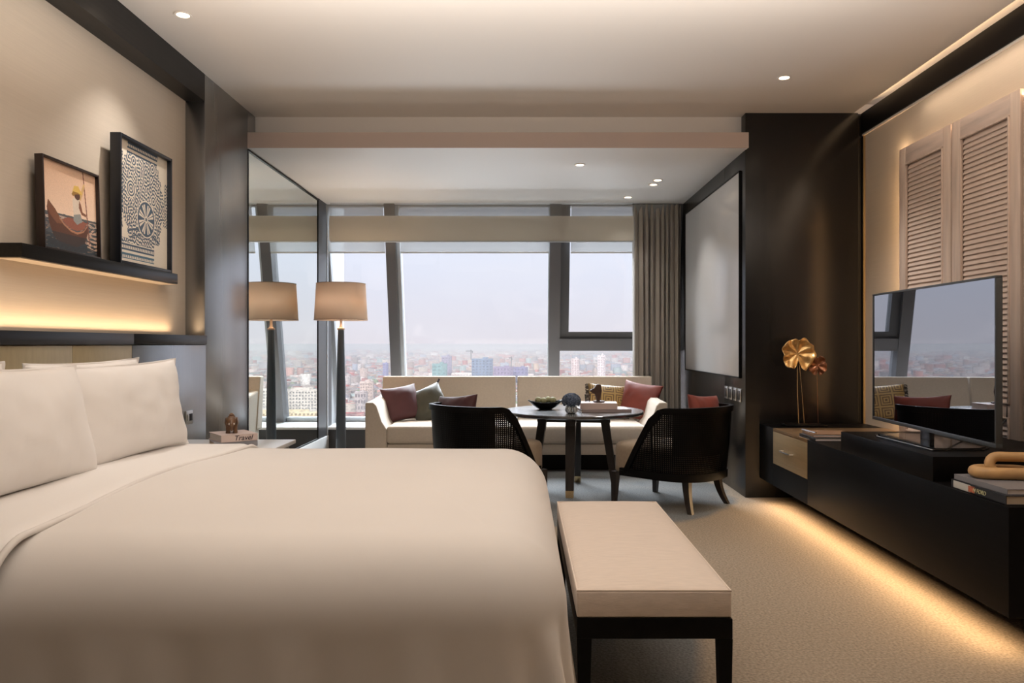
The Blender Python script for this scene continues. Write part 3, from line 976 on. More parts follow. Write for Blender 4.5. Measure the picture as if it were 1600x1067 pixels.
def book(label, x0, x1, y0, y1, z0, z1, cover, pages, spine='x0', rz=0, group=None, cat='book', title=None):
    """closed book lying flat; spine on the named side"""
    cx_, cy_ = (x0 + x1) / 2, (y0 + y1) / 2
    o = thing('book', label, cat, (cx_, cy_, z0), rz, group)
    a, b_, c_, d = x0 - cx_, x1 - cx_, y0 - cy_, y1 - cy_
    h = z1 - z0; t_ = min(.003, h * .12)
    m_ = MB(); m_.box(a, b_, c_, d, 0, t_, .0008, 1); m_.box(a, b_, c_, d, h - t_, h, .0008, 1)
    if spine == 'x0': m_.box(a, a + t_, c_, d, 0, h, .001, 1)
    if spine == 'y0': m_.box(a, b_, c_, c_ + t_, 0, h, .001, 1)
    if spine == 'x1': m_.box(b_ - t_, b_, c_, d, 0, h, .001, 1)
    m_.build('cover', cover, o)
    i_ = .005
    m_ = MB(); m_.box(a + (t_ if spine == 'x0' else i_), b_ - (t_ if spine == 'x1' else i_), c_ + (t_ if spine == 'y0' else i_), d - i_, t_, h - t_)
    m_.build('pages', pages, o)
    return o


gb = 'books stacked on the nightstand'
book('lower grey book of the pair on the nightstand', -1.84, -1.60, 4.45, 4.68, .6005, .630, greyb, paper, 'y0', R(30), gb)
bk = book('upper pale book on the nightstand with travel lettering on its spine', -1.825, -1.615, 4.45, 4.69, .6305, .672, pinkb, paper_w, 'y0', R(38), gb)
tx = obj('spine_lettering', text_mesh('Travel', .042), ink, bk)
tx.location = (.02, -.1212, .020); tx.rotation_euler = (R(90), 0, 0)

# elephant figurine
elm = mat('carved_brown_stone', (0.16, 0.085, 0.045), 0.4, var=0.3, vscale=(40, 40, 40), bump=.4, bscale=(120, 120, 120))
el_ = thing('elephant_figurine', 'small carved brown elephant figurine on the nightstand books', 'figurine', (-1.725, 4.56, .6722), R(-70))


def ellipsoid(m_, c, r, nn=16, mtx=None):
    prof = [(max(1e-4, math.sin(PI * k / nn)), -math.cos(PI * k / nn)) for k in range(nn + 1)]
    mm = Matrix.Translation(c) @ Matrix.Diagonal((r[0], r[1], r[2], 1))
    if mtx is not None: mm = Matrix.Translation(c) @ mtx @ Matrix.Diagonal((r[0], r[1], r[2], 1))
    m_.lathe(prof, n=20, mtx=mm)
    return m_


m_ = MB()
ellipsoid(m_, (0, 0, .062), (.050, .040, .036)); ellipsoid(m_, (.045, 0, .072), (.026, .028, .028))
m_.tube([(.062, 0, .072), (.076, 0, .058), (.078, 0, .036), (.072, 0, .020)], [.014, .011, .008, .006], 10)
m_.tube([(-.048, 0, .07), (-.056, 0, .05), (-.054, 0, .035)], .003, 6)
m_.build('body', elm, el_)
for (x, y) in ((.026, .02), (.026, -.02), (-.028, .02), (-.028, -.02)):
    MB().lathe([(.013, 0), (.014, .004), (.0115, .012), (.013, .04), (.014, .055)], x, y, 14).build('leg', elm, el_)
for s_ in (1, -1):
    m_ = MB(); ellipsoid(m_, (.034, s_ * .030, .072), (.018, .005, .024)); m_.build('ear', elm, el_)
    MB().tube([(.062, s_ * .012, .062), (.078, s_ * .014, .056), (.086, s_ * .013, .060)], [.0035, .003, .0015], 6).build('tusk', paper_w, el_)
MB().lathe([(.020, .092), (.022, .097), (.014, .101), (.016, .108), (.009, .114), (.002, .117)], -.002, 0, 16).build('saddle', elm, el_)

# ================================================================== FLOOR LAMP
lp = thing('floor_lamp', 'floor lamp with beige drum shade and tapered slate-blue post', 'lamp', (-1.782, 7.55, 0))
MB().lathe([(.15, 0), (.15, .012), (.142, .018), (.05, .022), (.05, .03)], n=40).build('base', lampw, lp)
MB().lathe([(.050, .03), (.048, .3), (.045, .65), (.036, 1.10), (.031, 1.335)], n=28).build('post', lampw, lp)
MB().lathe([(.033, 1.336), (.036, 1.340), (.036, 1.352), (.022, 1.358), (.015, 1.37), (.012, 1.40), (.013, 1.43), (.016, 1.45), (.010, 1.455), (.010, 1.56)], n=24).build('neck', neck_m, lp, label='pale wooden neck')
shd = MB()
shd.lathe([(.258, 1.432), (.237, 1.790)], n=64, cap=False)
so_ = shd.build('lamp_shade', shade_m, lp, fix=False, angle=80)
md = so_.modifiers.new('s', 'SOLIDIFY'); md.thickness = .002
MB().lathe([(.259, 1.430), (.260, 1.430), (.260, 1.437), (.259, 1.437), (.259, 1.430)], n=64, cap=False).build('shade_trim', neck_m, lp)
MB().lathe([(.2375, 1.786), (.239, 1.786), (.239, 1.792), (.2375, 1.792), (.2375, 1.786)], n=64, cap=False).build('shade_trim', neck_m, lp)
sp = MB()
for k in range(3):
    a = k * 2 * PI / 3; sp.tube([(0, 0, 1.56), (.24 * math.cos(a), .24 * math.sin(a), 1.76)], .0025, 6)
sp.build('shade_carrier', chrome, lp)
m_ = MB(); ellipsoid(m_, (0, 0, 1.60), (.03, .03, .042)); m_.build('bulb', emis('lamp_bulb', (1, .75, .45), 4), lp)
light('POINT', 'floor_lamp_light', (-1.782, 7.55, 1.60), 24, (1.0, .72, .48), size=.06)

# ================================================================== SOFA
sf_ = thing('sofa', 'long cream linen sofa below the window', 'sofa', (-.05, 7.7, 0))
SO = (-.05, 7.7, 0)
for (a, b_) in ((-1.478, -.070), (-.052, 1.372)):
    MB(SO).prism([(8.02, .30), (8.19, .30), (8.24, .854), (8.13, .854)], a, b_, 'x').build('backrest', sofa_m, sf_)
    o = sf_.children[-1]
    bv = o.modifiers.new('b', 'BEVEL'); bv.width = .012; bv.segments = 3
for (a, b_) in ((-1.27, -.068), (-.054, 1.165)):
    MB(SO).box(a, b_, 7.16, 8.06, .262, .430, .035, 4).build('seat_cushion', sofa_m, sf_)
for s_ in (-1, 1):
    # arm section at the front: upright outside, sloping inner face, slightly flared outward
    def sec(y, top, s_=s_):
        ox = -1.468 if s_ < 0 else 1.358
        k = (y - 7.17) / 1.0
        pr = [(0, .165), (0, top - .01), (.012, top), (.075, top), (.105, top - .03), (.125, top - .09), (.155, .47), (.20, .40), (.205, .165)]
        return [(ox - s_ * p, y, z) for p, z in pr]
    rows = []
    for y, tp in ((7.17, .650), (7.5, .655), (7.85, .67), (8.0, .69), (8.12, .72)):
        r_ = sec(y, tp); rows.append(r_)
    m_ = MB(SO)
    nn = len(rows[0])
    m_.grid(rows, nn, len(rows), closed_u=True)
    m_.raw(rows[0], [list(range(nn))]); m_.raw(rows[-1], [list(range(nn))[::-1]])
    me = m_.mesh('arm'); weld(me, .0001); me.set_sharp_from_angle(angle=R(50))
    o = obj('arm', me, sofa_m, sf_)
    bv = o.modifiers.new('b', 'BEVEL'); bv.width = .010; bv.segments = 3; bv.limit_method = 'ANGLE'; bv.angle_limit = R(50)
MB(SO).box(-1.26, 1.15, 7.18, 8.15, .160, .260, .006).build('seat_base', sofa_m, sf_)
MB(SO).box(-1.40, 1.29, 7.30, 8.15, .012, .160).build('plinth', blackw, sf_)
for x in (-1.35, -.06, 1.24):
    for y in (7.33, 8.1):
        MB(SO).lathe([(.02, 0), (.02, .012)], x, y, 12).build('foot', blackw, sf_)

gs = 'scatter cushions on the sofa'
cushion('scatter_cushion', 'maroon silk cushion at the left end of the sofa', 'cushion', maroon, (-1.16, 7.70, .43), (R(-22), R(28), R(-8)), .38, .37, .15, 11, gs, pinch=.09, wr=.008)
cushion('scatter_cushion', 'olive green cushion with dark tassel tips beside the maroon one', 'cushion', olive, (-.87, 7.78, .43), (R(-28), R(14), R(-22)), .40, .38, .13, 12, gs, pinch=.09, wr=.008)
o = cushion('scatter_cushion', 'terracotta cushion at the right end of the sofa', 'cushion', terra, (1.13, 7.74, .43), (R(-20), R(-30), R(8)), .42, .40, .15, 13, gs, pinch=.09, wr=.008)
# gold patterned cushion: nested squares with a dark fringe
gm = bpy.data.materials.new('gold_squares_brocade'); gm.use_nodes = True
n = gm.node_tree.nodes; lk = gm.node_tree.links.new
b = n['Principled BSDF']; b.inputs['Roughness'].default_value = .45
t = n.new('ShaderNodeTexCoord'); mp = n.new('ShaderNodeMapping'); mp.inputs['Scale'].default_value = (7.5, 1, 7.5)
mp.inputs['Location'].default_value = (.5, 0, 0)
fr = n.new('ShaderNodeVectorMath'); fr.operation = 'FRACTION'
sb_ = n.new('ShaderNodeVectorMath'); sb_.operation = 'SUBTRACT'; sb_.inputs[1].default_value = (.5, .5, .5)
ab = n.new('ShaderNodeVectorMath'); ab.operation = 'ABSOLUTE'
sp_ = n.new('ShaderNodeSeparateXYZ'); mxm = n.new('ShaderNodeMath'); mxm.operation = 'MAXIMUM'
sn = n.new('ShaderNodeMath'); sn.operation = 'MULTIPLY'; sn.inputs[1].default_value = 36
si = n.new('ShaderNodeMath'); si.operation = 'SINE'
gt = n.new('ShaderNodeMath'); gt.operation = 'GREATER_THAN'; gt.inputs[1].default_value = .1
cx2 = n.new('ShaderNodeMix'); cx2.data_type = 'RGBA'
cx2.inputs['A'].default_value = (.42, .27, .09, 1); cx2.inputs['B'].default_value = (.16, .09, .035, 1)
lk(t.outputs['Object'], mp.inputs[0]); lk(mp.outputs[0], fr.inputs[0]); lk(fr.outputs[0], sb_.inputs[0]); lk(sb_.outputs[0], ab.inputs[0]); lk(ab.outputs[0], sp_.inputs[0])
lk(sp_.outputs['X'], mxm.inputs[0]); lk(sp_.outputs['Z'], mxm.inputs[1]); lk(mxm.outputs[0], sn.inputs[0]); lk(sn.outputs[0], si.inputs[0]); lk(si.outputs[0], gt.inputs[0])
lk(gt.outputs[0], cx2.inputs['Factor']); lk(cx2.outputs['Result'], b.inputs['Base Color'])
gc = cushion('scatter_cushion', 'gold patterned cushion with dark fringe beside the terracotta one', 'cushion', gm, (.86, 7.80, .43), (R(-20), R(10), R(6)), .40, .37, .12, 14, gs, pinch=.05)
fg = MB()
for s_ in (-1, 1):
    for k in range(46):
        z = .012 + .346 * k / 45
        zz = (z - .185) / .185
        x = s_ * .2 * (1 - .05 * (1 - zz * zz))
        fg.tube([(x * .985, 0, z), (x + s_ * .018, .004 * math.sin(k * 2.1), z + .003 * math.sin(k)), (x + s_ * .034, .008 * math.sin(k * 1.7), z - .006)], .0035, 5)
fg.build('fringe', mat('dark_fringe', (0.03, 0.02, 0.015), .8), gc, kind='stuff')
oc = [o for o in C.objects if o.get('label', '').startswith('olive')][0]
for (x, z) in ((-.2, 0), (.2, 0), (-.2, .38), (.2, .38)):
    m_ = MB(); ellipsoid(m_, (x, 0, z), (.012, .012, .012)); m_.tube([(x, 0, z), (x * 1.12, 0, z + (.02 if z > .1 else -.02))], [.008, .011], 8)
    m_.build('tassel', ink, oc)

# ================================================================== ROUND TABLE
TX, TY, TZ = .424, 6.33, .654
tb = thing('round_table', 'round dark wood table with splayed legs in front of the sofa', 'table', (TX, TY, 0), R(-9))
tabm = mat('table_top_wood', (0.030, 0.028, 0.028), 0.22, var=.2, vscale=(30, 3, 30), spec=.8, coat=1.0)
tabm.node_tree.nodes['Principled BSDF'].inputs['Coat Roughness'].default_value = 0.2
tabm.node_tree.nodes['Principled BSDF'].inputs['Coat IOR'].default_value = 2.0
MB().lathe([(.50, TZ - .035), (.555, TZ - .030), (.57, TZ - .022), (.57, TZ - .005), (.566, TZ), (.001, TZ)], n=96).build('tabletop', tabm, tb, angle=30)
m_ = MB(); m_.box(-.30, .30, -.03, .03, TZ - .10, TZ - .036, .003); m_.box(-.03, .03, -.30, .30, TZ - .10, TZ - .036, .003)
m_.build('cross_beam', legw, tb)
for k in range(4):
    a = k * PI / 2
    d = Vector((math.cos(a), math.sin(a), 0)); s2 = Vector((-math.sin(a), math.cos(a), 0))
    def ring(r, z, hw, hd): return [d * (r + hd) + s2 * hw + Vector((0, 0, z)), d * (r + hd) - s2 * hw + Vector((0, 0, z)), d * (r - hd) - s2 * hw + Vector((0, 0, z)), d * (r - hd) + s2 * hw + Vector((0, 0, z))]
    F6 = [(0, 1, 2, 3), (7, 6, 5, 4), (0, 4, 5, 1), (1, 5, 6, 2), (2, 6, 7, 3), (3, 7, 4, 0)]
    lg = MB().raw(ring(.250, TZ - .036, .040, .036) + ring(.335, .055, .032, .026), F6).build('leg', legw, tb)
    MB().raw(ring(.335, .055, .0325, .0265) + ring(.342, 0, .030, .025), F6).build('foot_cap', brass, lg, label='brass foot cap')

# fruit bowl
bw_ = thing('fruit_bowl', 'dark boat-shaped bowl of green fruit on the round table', 'bowl', (.195, 6.42, TZ), R(8))
m_ = MB(); rows = []
for j in range(11):
    v = j / 10
    for_r = .045 + .075 * v ** .8
    rows.append([(for_r * 1.0 * math.cos(a) * (1 + .25 * v), for_r * .62 * math.sin(a), .004 + .055 * v ** 1.6 + .022 * v * abs(math.cos(a)) ** 3) for a in [2 * PI * i / 48 for i in range(48)]])
m_.grid(rows, 48, 11, closed_u=True); m_.raw(rows[0], [list(range(48))])
bo = m_.build('bowl', blackw, bw_, angle=80)
md = bo.modifiers.new('s', 'SOLIDIFY'); md.thickness = .004; md.offset = 1
fru = mat('green_fruit', (0.36, 0.36, 0.20), .55, var=.25, vscale=(40, 40, 40), bump=.8, bscale=(150, 150, 150))
k_ = 0
for (x, y, z, pos) in ((-.062, 0, .060, 'leftmost'), (.062, .005, .060, 'rightmost'), (-.018, -.018, .056, 'middle front'), (.022, .02, .062, 'middle back')):
    m_ = MB(); ellipsoid(m_, (0, 0, 0), (.028, .027, .026))
    o = m_.build('green_fruit', fru)
    o.location = (.195 + x, 6.42 + y, TZ + z + .016)
    tag(o, 'knobbly green fruit in the dark bowl, %s of the four' % pos, 'fruit', 'green fruit in the table bowl')

# hydrangea vase
vz = thing('flower_vase', 'small glass vase holding a blue hydrangea on the round table', 'vase', (.385, 6.02, TZ))
m_ = MB(); m_.lathe([(.026, .0), (.038, .006), (.046, .022), (.046, .038), (.037, .056), (.035, .058), (.043, .038), (.043, .022), (.035, .009), (.001, .007)], n=36)
vg = mat('fluted_glass', (0.75, 0.77, 0.76), 0.08, 0.0, spec=.8); vg.node_tree.nodes['Principled BSDF'].inputs['Transmission Weight'].default_value = .75
m_.build('vase', vg, vz)
ribs = MB()
for k in range(18):
    a = 2 * PI * k / 18
    ribs.tube([(.038 * math.cos(a), .038 * math.sin(a), .006), (.0475 * math.cos(a), .0475 * math.sin(a), .022), (.0475 * math.cos(a), .0475 * math.sin(a), .038), (.038 * math.cos(a), .038 * math.sin(a), .056)], .0022, 5)
ribs.build('fluting', chrome, vz)
hy = thing('hydrangea', 'blue-grey hydrangea head in the small glass vase', 'flower', (.385, 6.02, TZ + .01))
m_ = MB()
MB().tube([(0, 0, .0), (.004, 0, .06), (0, 0, .09)], .004, 8).build('stem', mat('green_stem', (.05, .10, .03), .6), hy)
hyd = mat('blue_petals', (0.10, 0.135, 0.21), .6, var=.45, vscale=(60, 60, 60))
for k in range(170):
    ph = k * 2.39996; c = 1 - 1.55 * (k + .5) / 170
    s__ = math.sqrt(max(0, 1 - c * c))
    nrm = Vector((s__ * math.cos(ph), s__ * math.sin(ph), c))
    ctr = Vector((0, 0, .088)) + Vector((nrm.x * .066, nrm.y * .066, nrm.z * .052))
    q = nrm.to_track_quat('Z', 'Y').to_matrix().to_4x4()
    mm = Matrix.Translation(ctr) @ q @ Matrix.Rotation(random.random() * 2, 4, 'Z')
    vs = [(0, 0, .001)]; fs = []
    for p_ in range(4):
        a = p_ * PI / 2
        for (rr, aa) in ((.011, -.5), (.018, 0), (.011, .5)):
            vs.append((rr * math.cos(a + aa), rr * math.sin(a + aa), .004 + random.random() * .007))
        fs.append((0, 1 + p_ * 3, 2 + p_ * 3, 3 + p_ * 3))
    m_.raw(vs, fs, mm)
ellipsoid(m_, (0, 0, .088), (.055, .055, .040), 12)
m_.build('petals', hyd, hy, kind='stuff', fix=False)

gt_ = 'books stacked on the round table'
book('wide thin pale book at the bottom of the table stack', .455, .86, 6.10, 6.36, TZ + .0005, TZ + .024, mat('mauve_book_cover', (.34, .28, .28), .45), paper_w, 'y0', R(6), gt_)
book('thick pale book lying under the dark carved sculpture', .47, .765, 6.12, 6.34, TZ + .0245, TZ + .072, pinkb, paper_w, 'y0', R(-4), gt_)
sc = thing('carved_sculpture', 'dark carved wooden sculpture standing on the table books', 'sculpture', (.60, 6.22, TZ + .0725))
carv = mat('carved_dark_wood', (0.060, 0.033, 0.022), .5, var=.3, vscale=(30, 30, 60), bump=.3, bscale=(60, 60, 60))
pl = [(.005, .010), (.030, .010), (.038, .05), (.048, .10), (.040, .155), (.010, .160), (-.005, .150), (-.022, .125), (-.055, .108), (-.058, .098), (-.035, .080), (-.015, .075), (-.005, .045)]
o = MB().prism([(x * .92, z * .92) for x, z in pl], -.022, .022, 'y').build('carving', carv, sc)
bv = o.modifiers.new('b', 'BEVEL'); bv.width = .009; bv.segments = 3
MB().lathe([(.040, 0), (.048, .004), (.046, .011), (.020, .013)], .022, 0, 28).build('base', carv, sc)
gl = thing('glass_tumbler', 'small clear glass behind the sculpture on the table books', 'glass', (.535, 6.275, TZ + .0725))
MB().lathe([(.020, 0), (.026, .06), (.025, .06), (.019, .004), (.001, .004)], n=24).build('glass', glass, gl)

# ================================================================== CHAIRS
def chair_shell_pt(t_, z, infl=0.0):
    """t_ 0..1 along the U from front left via back to front right; returns x, y (chair faces +Y)"""
    a_, yr, yf = .325, -.365, .255
    ys = -.02
    Ls = yf - ys; La = 1.05
    tot = 2 * Ls + La
    s_ = t_ * tot
    k = (z - .22) / .53
    if s_ < Ls: x, y = -a_, yf - s_; nx_, ny_ = -1, 0
    elif s_ > Ls + La: x, y = a_, ys + (s_ - Ls - La); nx_, ny_ = 1, 0
    else:
        th = PI * (s_ - Ls) / La
        c_, sn_ = math.cos(th), math.sin(th)
        p = 2 / 2.6
        x = -a_ * math.copysign(abs(c_) ** p, c_); y = ys + (yr - ys) * abs(sn_) ** p
        v = Vector((-c_ * .33, -sn_ * .35)); v.normalize(); nx_, ny_ = v.x, v.y
    g_ = .022 * k * k + infl
    bul = .012 * math.sin(PI * min(1, max(0, k)))
    return Vector((x + nx_ * (g_ + bul) , y + ny_ * (g_ + bul) - .03 * k * (abs(ny_)), 0))


def shell_top(t_):
    a = min(t_, 1 - t_)
    tot = 2 * .275 + 1.05
    d = a * tot          # distance from the front end
    if d < .035: return .26
    if d < .31: return .26 + (.725 - .26) * ((d - .035) / .275) ** .95
    if d < .36: return .725 + .018 * math.sin((d - .31) / .05 * PI / 2)
    return .743 + .008 * min(1, (d - .36) / .3)


def make_chair(label, loc, rz):
    ch = thing('tub_chair', label, 'chair', loc, rz, 'tub chairs at the round table')
    ZB = .222
    NT = 90
    # frame: top/front edge bar
    def bar(tlist, zf, hw, name):
        rows = []
        for t_ in tlist:
            z = zf(t_)
            pin = chair_shell_pt(t_, z, -.016); pout = chair_shell_pt(t_, z, .012)
            rows.append([(pin.x, pin.y, z - hw), (pout.x, pout.y, z - hw), (pout.x, pout.y, z + hw), (pin.x, pin.y, z + hw)])
        m_ = MB(); m_.grid(rows, 4, len(rows), closed_u=True)
        m_.raw(rows[0], [(0, 1, 2, 3)]); m_.raw(rows[-1], [(3, 2, 1, 0)])
        o_ = m_.build(name, legw if False else blackw, ch, angle=40)
        return o_
    ts = [i / 160 for i in range(161)]
    # sweep along the top edge keeping a constant perpendicular width
    path = [(t_, shell_top(t_)) for t_ in ts]
    tot = 1.6
    rowsT = []
    for i, (t_, z) in enumerate(path):
        t0_, z0_ = path[max(0, i - 1)]; t1_, z1_ = path[min(160, i + 1)]
        ds, dz = (t1_ - t0_) * tot, z1_ - z0_
        l_ = math.hypot(ds, dz) or 1
        # inward-down normal in (s, z)
        ns_, nz_ = dz / l_, -ds / l_
        W_ = .040
        t2 = min(1, max(0, t_ + ns_ * W_ / tot)); z2 = max(ZB + .01, z + nz_ * W_)
        a1 = chair_shell_pt(t_, z, .014); a2 = chair_shell_pt(t2, z2, .014)
        b1 = chair_shell_pt(t_, z, -.018); b2 = chair_shell_pt(t2, z2, -.018)
        rowsT.append([(b1.x, b1.y, z), (a1.x, a1.y, z), (a2.x, a2.y, z2), (b2.x, b2.y, z2)])
    m_ = MB(); m_.grid(rowsT, 4, len(rowsT), closed_u=True); m_.raw(rowsT[0], [(0, 1, 2, 3)]); m_.raw(rowsT[-1], [(3, 2, 1, 0)])
    m_.build('top_rail', blackw, ch, angle=40)
    bar(ts, lambda t_: ZB + .028, .028, 'bottom_rail')
    # cane panel: real crossing strands
    cn = MB()
    nst = 110
    tl = [0.03 + .94 * i / nst for i in range(nst + 1)]
    for t_ in tl:
        zt = shell_top(t_) - .03
        if zt < ZB + .07: continue
        hw = .0034 / tot * 1.6
        vs = []
        steps = 8
        for q in range(steps + 1):
            z = ZB + .05 + (zt - ZB - .05) * q / steps
            p1 = chair_shell_pt(t_ - hw, z, .001); p2 = chair_shell_pt(t_ + hw, z, .001)
            vs += [(p1.x, p1.y, z), (p2.x, p2.y, z)]
        cn.raw(vs, [(2 * q, 2 * q + 1, 2 * q + 3, 2 * q + 2) for q in range(steps)])
    z = ZB + .055
    while z < .72:
        ok = [i for i in range(161) if shell_top(ts[i]) - .03 > z]
        if len(ok) > 2:
            i0, i1 = ok[0], ok[-1]
            vs = []; 
            for i in range(i0, i1 + 1):
                p1 = chair_shell_pt(ts[i], z, -.002)
                vs += [(p1.x, p1.y, z - .0042), (p1.x, p1.y, z + .0042)]
            cn.raw(vs, [(2 * q, 2 * q + 1, 2 * q + 3, 2 * q + 2) for q in range(i1 - i0)])
        z += .0145
    cn.build('cane_panel', blackw, ch, kind='stuff', fix=False)
    # upholstered inner back pad around the rear
    rows = []
    for q in range(13):
        z = .40 + (.705 - .40) * q / 12
        rows.append([(chair_shell_pt(.25 + .50 * i / 50, z, -.022 - .03 * math.sin(PI * q / 12) * 1)).to_3d() + Vector((0, 0, z)) for i in range(51)])
    m_ = MB(); m_.grid(rows, 51, 13)
    rows2 = [[(chair_shell_pt(.25 + .50 * i / 50, .40 + .305 * q / 12, -.012)).to_3d() + Vector((0, 0, .40 + .305 * q / 12)) for i in range(51)] for q in range(13)]
    m_.grid(rows2, 51, 13)
    m_.build('back_pad', mat('dark_back_pad', (.03, .025, .022), .8) if 'dark_back_pad' not in MATS else MATS['dark_back_pad'], ch, fix=False)
    # seat cushion
    st = MB()
    out = []
    for k in range(64):
        a = 2 * PI * k / 64
        c_, s__ = math.cos(a), math.sin(a)
        p = 2 / 5.5
        if s__ < 0: p = 2 / 2.7
        out.append((.296 * math.copysign(abs(c_) ** p, c_), (-.02 + (.41 if s__ > 0 else .305) * math.copysign(abs(s__) ** p, s__))))
    rows = []
    for (sc_, z) in ((.985, .235), (1.0, .245), (1.0, .400), (.99, .428), (.955, .448), (.88, .458), (.6, .468), (.2, .472), (.001, .472)):
        rows.append([(x * sc_, y * sc_, z) for x, y in out])
    st.grid(rows, 64, len(rows), closed_u=True); st.raw(rows[0], [list(range(64))])
    st.build('seat_cushion', seat_m, ch, angle=70)
    # legs
    F6 = [(0, 1, 2, 3), (7, 6, 5, 4), (0, 4, 5, 1), (1, 5, 6, 2), (2, 6, 7, 3), (3, 7, 4, 0)]
    for s_ in (-1, 1):
        x = s_ * .275
        def rg_(cx_, cy_, hx, hy, z): return [(cx_ - hx, cy_ - hy, z), (cx_ + hx, cy_ - hy, z), (cx_ + hx, cy_ + hy, z), (cx_ - hx, cy_ + hy, z)]
        m_ = MB().raw(rg_(x, .335, .026, .026, .236) + rg_(x + s_ * .004, .345, .016, .016, 0), F6)
        m_.build('leg', legw, ch)
        rows = []
        for q in range(9):
            v = q / 8
            ox = .045 * v ** 2.0; hh = .028 - .010 * v
            z = .235 * (1 - v)
            rows.append(rg_(s_ * (.215 + ox), -.245 - ox * 1.3, hh * .85, hh, z))
        m_ = MB(); m_.grid(rows, 4, 9, closed_u=True); m_.raw(rows[0], [(0, 1, 2, 3)]); m_.raw(rows[-1], [(3, 2, 1, 0)])
        m_.build('leg', legw, ch, angle=40)
    return ch


# chairs face the table
chair1 = make_chair('black cane-backed tub chair right of the round table, whole in view', (1.14, 5.79, 0), math.atan2(.46, -.49) - PI / 2)
chair2 = make_chair('black cane-backed tub chair left of the table, partly hidden by the bed', (-.275, 5.88, 0), math.atan2(.46, .49) - PI / 2)
gc_ = 'small cushions on the tub chairs'
cushion('chair_cushion', 'terracotta cushion on the right tub chair', 'cushion', terra, (1.41, 5.745, .474), (R(14), math.atan2(.46, -.49) + PI / 2, R(-4)), .42, .35, .13, 21, gc_, pinch=.08, wr=.009)
cushion('chair_cushion', 'maroon cushion on the left tub chair', 'cushion', maroon, (-.535, 5.85, .474), (R(14), math.atan2(.46, .49) + PI / 2, R(5)), .45, .34, .14, 22, gc_, pinch=.08, wr=.009)

# wall switches
sw = [(6.14, 'nearest the dark column'), (6.27, 'second from the dark column'), (6.40, 'third from the dark column'), (6.53, 'farthest from the dark column')]
for y, d in sw:
    o = thing('light_switch', 'steel switch plate on the alcove wall, %s' % d, 'switch', (1.74, y, .788), 0, 'switch plates above the right chair')
    MB().box(-.009, 0, -.048, .048, -.052, .052, .002).build('plate', chrome, o)
    MB().box(-.012, -.009, -.032, .032, -.036, .036, .001).build('rocker', legw, o)

# ================================================================== CONSOLE
XC = 1.85
cn_ = thing('media_console', 'long floating black console with one brass drawer along the right wall', 'console', (2.25, 4.4, .14))
CO = (2.25, 4.4, .14)
cb = MB(CO)
cb.box(XC, 2.668, 2.92, 4.985, .156, .578, .002); cb.box(XC, 2.668, 5.665, 5.985, .156, .578, .002); cb.box(XC + .02, 2.668, 4.985, 5.665, .156, .574)
cb.build('body', blackw, cn_)
MB(CO).box(XC - .001, XC + .02, 4.988, 5.662, .320, .555, .0015).build('drawer', goldh_m, cn_, label='brass drawer front')
dr = cn_.children[-1]
h_ = MB(CO); h_.tube([(XC - .001, 5.245, .44), (XC - .028, 5.245, .44), (XC - .032, 5.255, .44), (XC - .032, 5.425, .44), (XC - .028, 5.435, .44), (XC - .001, 5.435, .44)], .006, 8)
h_.build('handle', chrome, dr)
MB(CO).box(XC - .001, 2.668, 4.988, 5.662, .556, .579, .001).build('top_inlay', mat('brown_brass_top', (0.30, 0.19, 0.10), .3, .3, var=.1, vscale=(3, 60, 60)), cn_, label='bronze-brown top inlay')
MB(CO).box(XC, XC + .03, 4.986, 5.664, .156, .318).build('lower_front', blackw, cn_)
MB(CO).box(XC, 2.668, 3.46, 4.46, .5785, .691, .003).build('raised_box', blackw, cn_)
MB(CO).box(2.35, 2.668, 3.1, 5.9, .0, .155).build('wall_bracket', blackw, cn_)

# TV
tv = thing('television', 'flat-screen television on a stand reflecting the window', 'television', (2.10, 3.95, .6915), 0)
TVO = Vector((2.10, 3.95, .6915))
A = Vector((2.126, 4.665, 0)); Bq = Vector((2.070, 3.357, 0))
ax = (Bq - A); wtv = ax.length; ax.normalize()
nrm = Vector((ax.y, -ax.x, 0))       # facing -X
if nrm.x > 0: nrm = -nrm
MT = Matrix(((ax.x, -nrm.x, 0, A.x), (ax.y, -nrm.y, 0, A.y), (0, 0, 1, .742), (0, 0, 0, 1)))   # local: x along width, y into the back, z up
H_ = .758
f = MB(TVO)
bz = .011
f.box(0, wtv, 0, .030, 0, .020, .002, mtx=MT); f.box(0, wtv, 0, .030, H_ - bz, H_, .002, mtx=MT)
f.box(0, bz, 0, .030, .02, H_ - bz, .002, mtx=MT); f.box(wtv - bz, wtv, 0, .030, .02, H_ - bz, .002, mtx=MT)
f.build('bezel', tvf_m, tv)
MB(TVO).box(.3, wtv - .3, .03, .06, .05, H_ - .25, .01, mtx=MT).box(0.004, wtv - .004, .012, .029, 0.004, H_ - .004, mtx=MT).build('back_cover', blk, tv)
scm = bpy.data.materials.new('tv_screen_glass'); scm.use_nodes = True
n = scm.node_tree.nodes; lk = scm.node_tree.links.new
n.clear(); oo = n.new('ShaderNodeOutputMaterial'); g_ = n.new('ShaderNodeBsdfGlossy'); g_.inputs['Roughness'].default_value = .012; g_.inputs[0].default_value = (.9, .93, 1, 1)
d_ = n.new('ShaderNodeBsdfDiffuse'); d_.inputs[0].default_value = (.004, .004, .005, 1)
x_ = n.new('ShaderNodeMixShader'); fz = n.new('ShaderNodeFresnel'); fz.inputs[0].default_value = 4.8
lk(fz.outputs[0], x_.inputs[0]); lk(d_.outputs[0], x_.inputs[1]); lk(g_.outputs[0], x_.inputs[2]); lk(x_.outputs[0], oo.inputs[0])
MB(TVO).box(bz, wtv - bz, .005, .0115, .02, H_ - bz, mtx=MT).build('screen', scm, tv)
